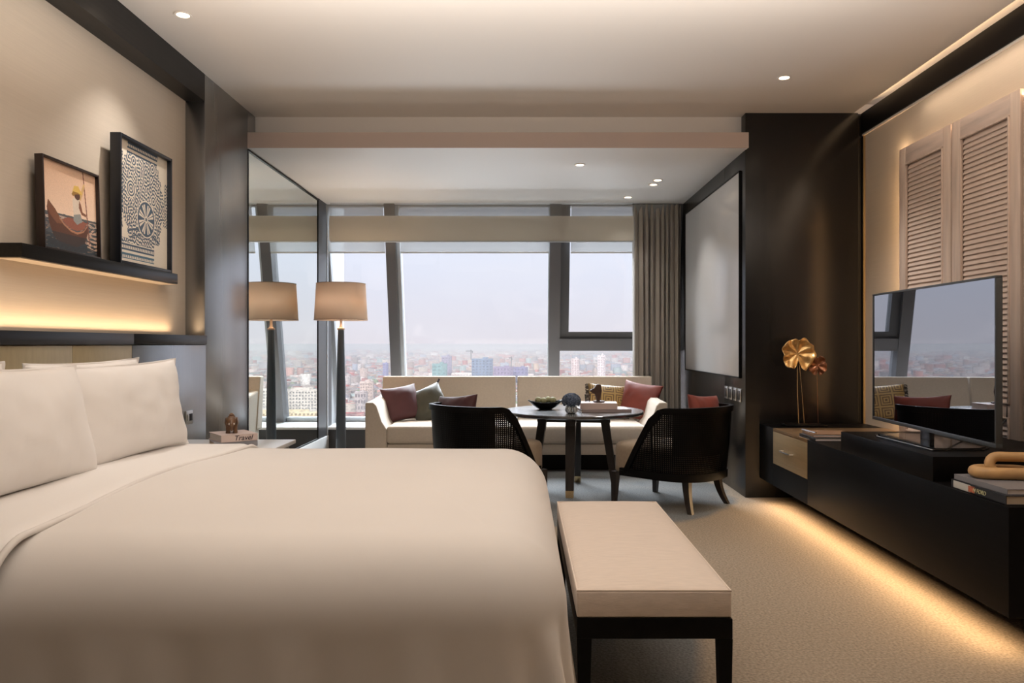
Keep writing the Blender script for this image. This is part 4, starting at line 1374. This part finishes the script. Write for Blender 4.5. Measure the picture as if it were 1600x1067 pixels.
MB(TVO).box(wtv / 2 - .05, wtv / 2 + .05, .004, .03, -.045, .006, .003, mtx=MT).build('neck', blk, tv)
st = MB(TVO)
st.prism([(1.935, 3.62), (1.925, 4.17), (1.96, 4.27), (2.12, 4.29), (2.24, 4.22), (2.25, 3.70), (2.19, 3.64)], .6915, .6985, 'z')
st.prism([(1.95, 3.64), (1.94, 4.16), (1.97, 4.25), (2.12, 4.27), (2.23, 4.20), (2.24, 3.71), (2.18, 3.66)], .6985, .704, 'z')
st.build('stand_plate', mat('glossy_black', (.008, .008, .008), .08, spec=.8), tv)
MB(TVO).tube([(1.9335, 3.622, .7), (1.9235, 4.168, .7)], .0022, 6).build('stand_trim', chrome, tv)
cb = MB().tube([(2.19, 3.98, .76), (2.3, 4.02, .72), (2.4, 4.08, .712), (2.52, 4.1, .72), (2.6, 4.12, .80), (2.605, 4.12, .9)], .004, 8)
tag(cb.build('power_cable', blk), 'thin black cable behind the television', 'cable')

# books and link at the near end of the console
gr = 'large books at the near end of the console'
o = book('thick dark picture book with lettered spine at the near end of the console', 1.862, 2.17, 2.955, 3.335, .5785, .6145, blk, paper, 'x0', 0, gr)
MB().box(-.1555, -.1535, .045, .17, .003, .033, .0008, 1).build('spine_picture', mat('pale_spine_print', (.55, .55, .52), .4), o, label='pale end of the spine')
MB().box(-.1557, -.1535, .015, .060, .005, .031, .0008, 1).build('spine_picture', mat('orange_spine_print', (.42, .12, .06), .4, var=.5, vscale=(60, 60, 60)), o, label='orange print on the spine')
tx = obj('spine_lettering', text_mesh('N FORD', .024), mat('yellow_letters', (.62, .60, .35), .5), o)
tx.location = (-.1560, -.018, .018); tx.rotation_euler = (R(90), 0, R(-90))
book('slim grey book on top of the lettered one under the wooden link', 1.872, 2.16, 2.975, 3.325, .6150, .6375, greyb, paper_w, 'x0', R(1.5), gr)
# wooden links
def stadium(L_, r_, n_=40, zf=lambda t_: 0):
    pts = []
    for i in range(n_):
        t_ = i / n_; per = 2 * L_ + 2 * PI * r_; s_ = t_ * per
        if s_ < L_: p = (-L_ / 2 + s_, -r_)
        elif s_ < L_ + PI * r_:
            a = -PI / 2 + (s_ - L_) / r_; p = (L_ / 2 + r_ * math.cos(a), r_ * math.sin(a))
        elif s_ < 2 * L_ + PI * r_: p = (L_ / 2 - (s_ - L_ - PI * r_), r_)
        else:
            a = PI / 2 + (s_ - 2 * L_ - PI * r_) / r_; p = (-L_ / 2 + r_ * math.cos(a), r_ * math.sin(a))
        pts.append((p[0], p[1], zf(p[0])))
    return pts


lk_o = thing('wooden_link', 'honey-coloured carved wooden chain links resting on the books', 'ornament', (2.01, 3.22, .6378))
MB().tube(stadium(.115, .046, 48), .0245, 18, closed=True, mtx=Matrix.Translation((0, 0, .0248)) @ Matrix.Rotation(R(-8), 4, 'Z')).build('link', link_m, lk_o, angle=80)
MB().tube(stadium(.19, .034, 48), .0205, 18, closed=True, mtx=Matrix.Translation((.085, -.008, .054)) @ Matrix.Rotation(R(-10), 4, 'Z') @ Matrix.Rotation(R(78), 4, 'X')).build('link', link_m, lk_o, angle=80)

# books at the far end
gf = 'slim books beside the brass drawer'
book('lower dark book of the pair on the console beside the gold leaf sculpture', 1.862, 2.15, 4.88, 5.16, .5795, .600, blk, paper_w, 'x0', R(0), gf)
book('upper brown book of the pair on the console beside the gold leaf sculpture', 1.88, 2.14, 4.93, 5.17, .6005, .618, browncov, paper_w, 'x0', R(-4), gf)
mg = MB().tube([(1.885, 5.17, .624), (1.90, 4.97, .624)], .006, 8)
tag(mg.build('pen', chrome), 'silver pen lying on the brown book', 'pen')

# leaf sculpture
ls = thing('leaf_sculpture', 'gold and copper leaf sculpture on thin stems at the console end', 'sculpture', (2.10, 5.80, .5785))
MB().box(-.13, .18, -.07, .07, 0, .014, .003).build('base', blackw, ls)


def leaf(cx_, cz, rad, squash, seed, name, m, tilt, y=0.0, ny=9, nt_=96):
    rows = []
    for j in range(ny + 1):
        v = j / ny
        row = []
        for i in range(nt_):
            a = 2 * PI * i / nt_
            lobes = 1 + .05 * math.sin(a * 5 + seed) + .03 * math.sin(a * 11 + seed * 2)
            nb_ = .60 * math.exp(-((a - 1.5 * PI) / .16) ** 2) + .20 * math.exp(-((a - .5 * PI) / .18) ** 2)
            r_ = rad * v * lobes * (1 - nb_ * v)
            x = r_ * math.cos(a) * squash; z = r_ * math.sin(a)
            yy = y + .009 * v * math.sin(a * 7 + seed) * rad / .12 + .022 * v * noise.noise(Vector((r_ * math.cos(a) * 28, r_ * math.sin(a) * 28, seed))) - .03 * v * v * rad / .12
            row.append((x, yy, z))
        rows.append(row)
    mm = Matrix.Translation((cx_, y, cz)) @ Matrix.Rotation(tilt, 4, 'Z') @ Matrix.Translation((0, -y, 0))
    m_ = MB(); m_.grid(rows, nt_, ny + 1, closed_u=True, mtx=mm)
    me = m_.mesh(name); weld(me, 1e-5)
    o_ = obj(name, me, m, ls)
    md = o_.modifiers.new('s', 'SOLIDIFY'); md.thickness = .002
    return o_


leaf(-.022, .545, .125, 1.0, 1.0, 'leaf', leaf_gold, R(0))
ls.children[-1]['label'] = 'large crinkled gold leaf'
leaf(.14, .455, .078, .85, 3.0, 'leaf', leaf_cop, R(-10), .03)
ls.children[-1]['label'] = 'smaller copper leaf'
MB().tube([(-.02, .008, .475), (-.018, .012, .25), (-.012, .0, .014)], .003, 8).build('stem', brass, ls)
MB().tube([(-.005, .012, .48), (.012, .01, .30), (.022, .0, .12), (.030, 0, .014)], .002, 8).build('stem', brass, ls)
MB().tube([(.14, .035, .40), (.138, .02, .2), (.135, 0, .014)], .0014, 8).build('stem', leaf_cop, ls)

# ================================================================== SHUTTERS
sh_g = 'louvered shutters hung on the right wall'


def make_shutter(label, y0, y1, first=None):
    if first is not None:
        r = first.copy(); C.objects.link(r); r.location = (2.60, (y0 + y1) / 2, .50); r['label'] = label
        for c_ in first.children:
            d = c_.copy(); C.objects.link(d); d.parent = r
        return r
    W = y1 - y0
    o = thing('louvered_shutter', label, 'shutter', (2.60, (y0 + y1) / 2, .50), 0, sh_g)
    H = 2.035
    st_w = .085
    for s_ in (-1, 1):
        a = -W / 2 if s_ < 0 else W / 2 - st_w
        MB().box(0, .034, a, a + st_w, 0, H, .003).build('stile', shut_m, o)
    for (z0, z1) in ((0, .11), (.305, .375), (H - .115, H)):
        MB().box(0.001, .033, -W / 2 + st_w, W / 2 - st_w, z0, z1, .002).build('rail', louv_m, o)
    for (z0, z1) in ((.11, .305), (.375, H - .115)):
        m_ = MB()
        for s_ in (-1, 1):
            ya = s_ * (W / 2 - st_w); m_.box(-.006, .012, min(ya, ya - s_ * .013), max(ya, ya - s_ * .013), z0, z1, .002)
        m_.box(-.006, .012, -W / 2 + st_w, W / 2 - st_w, z0, z0 + .010, .002); m_.box(-.006, .012, -W / 2 + st_w, W / 2 - st_w, z1 - .010, z1, .002)
        m_.build('moulding', shut_m, o)
    hw = W / 2 - st_w - .014
    me = MB().box(-.0205, .0205, -hw, hw, -.003, .003, .002, 1, mtx=Matrix.Rotation(R(0), 4, 'Y')).mesh('slat')
    me.materials.append(louv_m)
    def slats(z0, z1):
        nsl = int(round((z1 - z0) / .030))
        for k in range(nsl):
            z = z0 + (k + .5) * (z1 - z0) / nsl
            s_ = bpy.data.objects.new('slat', me); C.objects.link(s_); s_.parent = o
            s_.location = (.018, 0, z); s_.rotation_euler = (0, R(-68), 0)
    slats(.12, .295); slats(.385, H - .125)
    return o


s1 = make_shutter('washed wood louvered shutter on the wall, left one behind the television', 4.664, 5.30)
make_shutter('washed wood louvered shutter on the wall, right one behind the television', 4.000, 4.660, s1)
make_shutter('washed wood louvered shutter on the wall, only its edge showing at the frame', 3.336, 3.996, s1)
struct(MB().box(2.634, 2.669, 3.336, 5.22, .55, 2.47), 'trim_9', wallp)

# ================================================================== CITY
ALT = -150.0
gmat = mat('city_ground', (0.42, 0.36, 0.33), .9, var=.35, vscale=(.006, .006, .006), detail=8, vcol=(0.30, 0.33, 0.26))
struct(MB().box(-30000, 30000, 120, 45000, ALT - 30, ALT), 'ground', gmat)
cm_ = attr_mat('city_walls', .85)
cn2 = cm_.node_tree.nodes; clk = cm_.node_tree.links.new
# floor bands on the facades
tcc = cn2.new('ShaderNodeTexCoord')
bk_ = cn2.new('ShaderNodeTexVoronoi'); bk_.inputs['Scale'].default_value = 1.0; bk_.distance = 'CHEBYCHEV'
mpc = cn2.new('ShaderNodeMapping'); mpc.inputs['Scale'].default_value = (.16, .16, .27)
clk(tcc.outputs['Object'], mpc.inputs[0]); clk(mpc.outputs[0], bk_.inputs['Vector'])
rgc = cn2.new('ShaderNodeMapRange'); clk(bk_.outputs['Distance'], rgc.inputs['Value'])
rgc.inputs['From Min'].default_value = .25; rgc.inputs['From Max'].default_value = .45; rgc.inputs['To Min'].default_value = .62; rgc.inputs['To Max'].default_value = 1.0
mlc = cn2.new('ShaderNodeMix'); mlc.data_type = 'RGBA'; mlc.blend_type = 'MULTIPLY'; mlc.inputs['Factor'].default_value = 1
atn = [q for q in cn2 if q.type == 'ATTRIBUTE'][0]
clk(atn.outputs['Color'], mlc.inputs['A']); clk(rgc.outputs[0], mlc.inputs['B']); clk(mlc.outputs['Result'], cn2['Principled BSDF'].inputs['Base Color'])
pal_names = ['beige', 'taupe', 'cream', 'brown', 'pinkish', 'brick-red', 'sand', 'grey', 'white', 'blue-grey', 'tan', 'dark-grey', 'red', 'grey-green']
palette = [srgb(*c) for c in ((214, 196, 188), (196, 180, 172), (226, 214, 208), (186, 164, 152), (204, 150, 138), (190, 128, 116), (220, 206, 190), (172, 166, 172), (236, 228, 222), (168, 176, 190), (200, 174, 150), (150, 140, 138), (178, 92, 82), (160, 178, 176))]


def colored_boxes(blist, name):
    """blist: (x, y, w, d, h, rot, wallcol, roofcol)"""
    nB = len(blist)
    V_ = np.zeros((nB, 8, 3)); Cc = np.ones((nB, 5, 4, 4), np.float32)
    for i, (x, y, w_, d_, h_, a, c1_, c2_) in enumerate(blist):
        ca, sa = math.cos(a), math.sin(a)
        for k, (ux, uy) in enumerate(((-.5, -.5), (.5, -.5), (.5, .5), (-.5, .5))):
            px, py = ux * w_, uy * d_
            V_[i, k] = (x + px * ca - py * sa, y + px * sa + py * ca, 0)
            V_[i, k + 4] = (V_[i, k, 0], V_[i, k, 1], h_)
        Cc[i, :4, :, :3] = c1_; Cc[i, 4, :, :3] = c2_
    base = np.array([(0, 1, 5, 4), (1, 2, 6, 5), (2, 3, 7, 6), (3, 0, 4, 7), (4, 5, 6, 7)])
    F = (base[None] + (np.arange(nB) * 8)[:, None, None]).reshape(-1, 4)
    me = bpy.data.meshes.new(name)
    V_ = V_.reshape(-1, 3).astype(np.float32)
    me.vertices.add(len(V_)); me.vertices.foreach_set('co', V_.ravel())
    me.loops.add(F.size); me.loops.foreach_set('vertex_index', F.ravel().astype(np.int32))
    me.polygons.add(len(F)); me.polygons.foreach_set('loop_start', np.arange(0, F.size, 4, dtype=np.int32)); me.polygons.foreach_set('loop_total', np.full(len(F), 4, np.int32))
    me.update()
    at = me.color_attributes.new('Col', 'FLOAT_COLOR', 'CORNER'); at.data.foreach_set('color', Cc.ravel())
    me.materials.append(cm_)
    return me


COLN = {}


def pick():
    j_ = random.randrange(len(palette)); c = palette[j_]; k = random.uniform(.55, 1.1)
    t_ = tuple(min(1, v * k) for v in c)
    COLN[t_] = pal_names[j_]
    return t_


bl_ = []
yy = 900.0
while yy < 15000:
    step = 24 * (1 + yy / 3000.0)
    xx = -.70 * yy
    while xx < .48 * yy:
        xx += step * random.uniform(.7, 1.5)
        if random.random() < .12: continue
        big = random.random()
        w_ = random.uniform(.35, .8) * step; d_ = random.uniform(.4, .9) * step
        h_ = random.uniform(6, 16) if big < .94 else random.uniform(22, 48)
        x = xx; y = yy + random.uniform(-.3, .3) * step
        rc_ = pick() if random.random() < .75 else srgb(190, 104, 90)
        bl_.append((x, y, w_, d_, h_, random.choice((.15, .18, .12, 1.7)) + random.uniform(-.05, .05), pick(), rc_))
    yy += step * random.uniform(.8, 1.1)
LM = []


def px2w(px, y_, Y): return ((px - 816) / 1200 * Y, 1.2 - (y_ - 537) / 1200 * Y)


def landmark(label, xl, xr, ytop, ybase, c1_, c2_, depth=.7, wins=None):
    Y = (1.2 - ALT) * 1200 / (ybase - 537)
    x0, _ = px2w(xl, 0, Y); x1, _ = px2w(xr, 0, Y)
    zt = px2w(0, ytop, Y)[1]
    h_ = zt - ALT; W_ = x1 - x0; D_ = W_ * depth
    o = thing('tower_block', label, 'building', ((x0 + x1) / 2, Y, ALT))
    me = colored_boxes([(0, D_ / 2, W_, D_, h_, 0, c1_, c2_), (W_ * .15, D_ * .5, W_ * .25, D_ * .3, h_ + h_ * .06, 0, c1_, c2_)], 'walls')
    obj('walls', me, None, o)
    if wins:
        nxw, nzw, wc = wins
        m_ = MB().box(-.5, .5, -.5, .5, -.5, .5)
        wm = m_.mesh('window_band', smooth=False); wm.materials.append(mat('pane_%d' % len(LM), wc, .3))
        for i in range(nxw):
            for j in range(nzw):
                q = bpy.data.objects.new('window', wm); C.objects.link(q); q.parent = o
                q.location = (-W_ / 2 + (i + .5) * W_ / nxw, -.2, h_ * (.10 + .86 * (j + .5) / nzw))
                q.scale = (W_ / nxw * .52, 1.0, h_ * .86 / nzw * .5)
    LM.append(((x0 + x1) / 2, Y, W_))
    return o


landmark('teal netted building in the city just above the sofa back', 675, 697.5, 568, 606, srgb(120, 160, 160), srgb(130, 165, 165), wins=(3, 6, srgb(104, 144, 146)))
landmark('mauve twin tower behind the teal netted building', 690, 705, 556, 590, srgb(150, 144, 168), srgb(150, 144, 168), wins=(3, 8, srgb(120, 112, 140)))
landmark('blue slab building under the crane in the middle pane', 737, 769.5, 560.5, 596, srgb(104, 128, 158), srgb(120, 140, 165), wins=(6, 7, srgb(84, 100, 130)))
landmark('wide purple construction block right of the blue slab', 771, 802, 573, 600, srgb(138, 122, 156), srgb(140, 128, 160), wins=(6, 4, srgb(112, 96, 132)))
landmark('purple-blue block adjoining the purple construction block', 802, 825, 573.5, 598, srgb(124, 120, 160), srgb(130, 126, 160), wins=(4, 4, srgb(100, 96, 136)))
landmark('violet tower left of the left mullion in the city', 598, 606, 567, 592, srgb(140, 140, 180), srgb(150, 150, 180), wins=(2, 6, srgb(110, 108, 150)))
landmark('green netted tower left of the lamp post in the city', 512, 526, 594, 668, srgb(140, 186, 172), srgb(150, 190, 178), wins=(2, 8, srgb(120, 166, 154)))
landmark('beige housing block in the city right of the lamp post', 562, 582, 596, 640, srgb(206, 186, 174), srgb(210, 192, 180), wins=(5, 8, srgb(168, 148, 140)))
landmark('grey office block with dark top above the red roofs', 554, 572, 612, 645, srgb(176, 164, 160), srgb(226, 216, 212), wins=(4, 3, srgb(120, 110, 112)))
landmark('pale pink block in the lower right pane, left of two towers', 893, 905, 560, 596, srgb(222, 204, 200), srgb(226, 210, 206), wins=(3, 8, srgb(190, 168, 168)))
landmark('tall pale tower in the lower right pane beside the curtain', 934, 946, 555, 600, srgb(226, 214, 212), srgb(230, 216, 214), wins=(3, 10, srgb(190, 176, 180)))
landmark('wide red-roofed hall at the bottom of the left pane', 535, 566, 646, 662, srgb(200, 150, 140), srgb(206, 96, 88), depth=.8, wins=(8, 1, srgb(150, 110, 104)))
landmark('long pale low hall above the sofa back', 700, 765, 583, 590, srgb(226, 216, 208), srgb(232, 224, 214), depth=.5, wins=(14, 1, srgb(180, 170, 168)))
landmark('red-roofed shed at the foot of the lamp post in the city', 506, 524, 644, 660, srgb(206, 160, 150), srgb(204, 92, 84), depth=1.6, wins=(4, 1, srgb(150, 110, 104)))


def slab(label, dirx, Y, W_, h_, c1_, c2_, wins):
    o = thing('apartment_slab', label, 'building', (dirx * Y, Y, ALT), -.12)
    obj('walls', colored_boxes([(0, 10, W_, 20, h_, 0, c1_, c2_), (0, 10, W_ * .5, 8, h_ + 4, 0, c1_, c2_)], 'walls'), None, o)
    nxw, nzw, wc = wins
    wm = MB().box(-.5, .5, -.5, .5, -.5, .5).mesh('window', smooth=False); wm.materials.append(mat('slab_pane_%d' % len(LM), wc, .3))
    for i in range(nxw):
        for j in range(nzw):
            q = bpy.data.objects.new('window', wm); C.objects.link(q); q.parent = o
            q.location = (-W_ / 2 + (i + .5) * W_ / nxw, -.2, h_ * (.06 + .9 * (j + .5) / nzw)); q.scale = (W_ / nxw * .5, 1.0, h_ * .9 / nzw * .5)
    LM.append((dirx * Y, Y, W_))


slab('long white apartment slab seen in the mirror left of the mirrored mullion', .355, 1520, 92, 62, srgb(222, 216, 206), srgb(220, 214, 206), (16, 9, srgb(150, 146, 142)))
slab('pale apartment slab seen in the mirror right of the mirrored mullion', .285, 1560, 86, 58, srgb(216, 206, 196), srgb(216, 206, 196), (14, 8, srgb(140, 138, 136)))
slab('yellowish long low housing row seen at the bottom of the mirror', .31, 1430, 190, 24, srgb(222, 204, 168), srgb(222, 206, 178), (26, 3, srgb(160, 140, 112)))

keep = []
for bb in bl_:
    ok = True
    for (lx, ly, lw) in LM:
        if abs(bb[0] - lx) < lw * .75 + bb[2] and -bb[3] - 6 < bb[1] - ly < lw * .9 + bb[3]: ok = False; break
        # keep sight lines clear just in front of the landmarks
        if ly - 420 < bb[1] < ly and abs(bb[0] / bb[1] - lx / ly) < lw * .6 / ly and bb[4] > 16: ok = False; break
    if .27 < bb[0] / bb[1] < .42 and bb[1] < 1420: ok = False
    if ok: keep.append(bb)
# those that show largest become buildings of their own
vis = []
for i, bb in enumerate(keep):
    x, y, w_, d_, h_ = bb[:5]
    u = x / y
    yb = 151.2 / y
    if -.262 < u < .15 and (yb < .052 or (u < -.185 and yb < .102)):
        vis.append((max(w_, h_) / y, i))
vis.sort(reverse=True)
top_i = set(i for _, i in vis[:280])
hm = 0
for _, i in vis[:280]:
    x, y, w_, d_, h_, a, c1_, c2_ = keep[i]
    me = colored_boxes([(0, 0, w_, d_, h_, 0, c1_, c2_), (w_ * .2, d_ * .1, w_ * .28, d_ * .3, h_ + 3, 0, c1_, c2_), (0, -d_ * .5, w_ * .9, .6, h_ * .35, 0, c2_, c2_)], 'city_building')
    o = bpy.data.objects.new('city_building', me); C.objects.link(o)
    o.location = (x, y, ALT); o.rotation_euler = (0, 0, a)
    pxx = 816 + 1200 * x / y; pyy = 537 + 1200 * 151.2 / y
    where = 'the left pane' if pxx < 610 else 'the wide middle pane' if pxx < 862 else 'the lower right pane'
    band_ = 'just under the horizon' if pyy < 570 else 'above the sofa back' if pyy < 592 else 'beside the lamp post' if pyy < 625 else 'low above the sill'
    roof = ' with red roof' if c2_ == srgb(190, 104, 90) else ''
    size = 'tall' if h_ > 20 else 'wide' if w_ > 1.25 * d_ else 'narrow' if d_ > 1.25 * w_ else 'boxy'
    tag(o, '%s %s building%s %s in %s' % (size, COLN[c1_], roof, band_, where), 'building', 'city buildings beyond the window')
rest = [bb for i, bb in enumerate(keep) if i not in top_i]
o = obj('city_blocks', colored_boxes(rest, 'city_blocks'), None)
o.location = (0, 0, ALT)
tag(o, 'hazy carpet of small city buildings out to the horizon', 'buildings', kind='stuff')
# trees
tm = mat('tree_green', srgb(120, 138, 96), .9)
vs = []; tr = MB()
for k in range(420):
    y = 1000 + 2600 * random.random() ** 1.5; x = random.uniform(-.3, .42) * y
    r_ = random.uniform(5, 11)
    tr.lathe([(r_ * .2, 0), (r_, r_ * .6), (r_ * .8, r_ * 1.3), (r_ * .2, r_ * 1.7)], x, y, 6)
o = tr.build('city_trees', tm, None, smooth=False, fix=False); o.location = (0, 0, ALT)
tag(o, 'scattered green trees between the city buildings', 'trees', kind='stuff')
pk = MB(); pk.box(.24 * 1330, .44 * 1330, 1290, 1395, ALT, ALT + .6)
struct(pk, 'park_ground', mat('pale_green_field', srgb(186, 186, 120), .9))


def crane(label, px, ytop, ybase, Y, jib):
    x, z0 = px2w(px, ybase, Y); z1 = px2w(0, ytop, Y)[1]
    o = thing('tower_crane', label, 'crane', (x, Y, z0), 0, 'tower cranes over the city')
    h_ = z1 - z0
    MB().box(-1.6, 1.6, -1.6, 1.6, 0, h_ * 1.1).build('mast', mull_m, o)
    MB().box(-jib, jib * .35, -1.4, 1.4, h_ - 3, h_).build('jib', mull_m, o)
    MB().box(jib * .2, jib * .35, -2, 2, h_ - 9, h_ - 3).build('counterweight', mull_m, o)


crane('tower crane above the blue slab in the middle pane', 736, 548, 562, 2900, 19)
crane('tower crane above the purple block in the middle pane', 799, 558.5, 574, 2700, 9)

# haze in the air over the city
hz = bpy.data.materials.new('air_haze'); hz.use_nodes = True
n = hz.node_tree.nodes; n.clear()
oo = n.new('ShaderNodeOutputMaterial'); vsn = n.new('ShaderNodeVolumeScatter')
vsn.inputs['Color'].default_value = (.97, .97, 1.0, 1); vsn.inputs['Density'].default_value = 1 / 6200.0; vsn.inputs['Anisotropy'].default_value = 0.0
hz.node_tree.links.new(vsn.outputs[0], oo.inputs['Volume'])
hb_ = MB().box(-28000, 28000, 150, 40000, ALT - 5, -3).build('haze', hz)
tag(hb_, 'pale haze over the distant city', 'haze', kind='stuff')
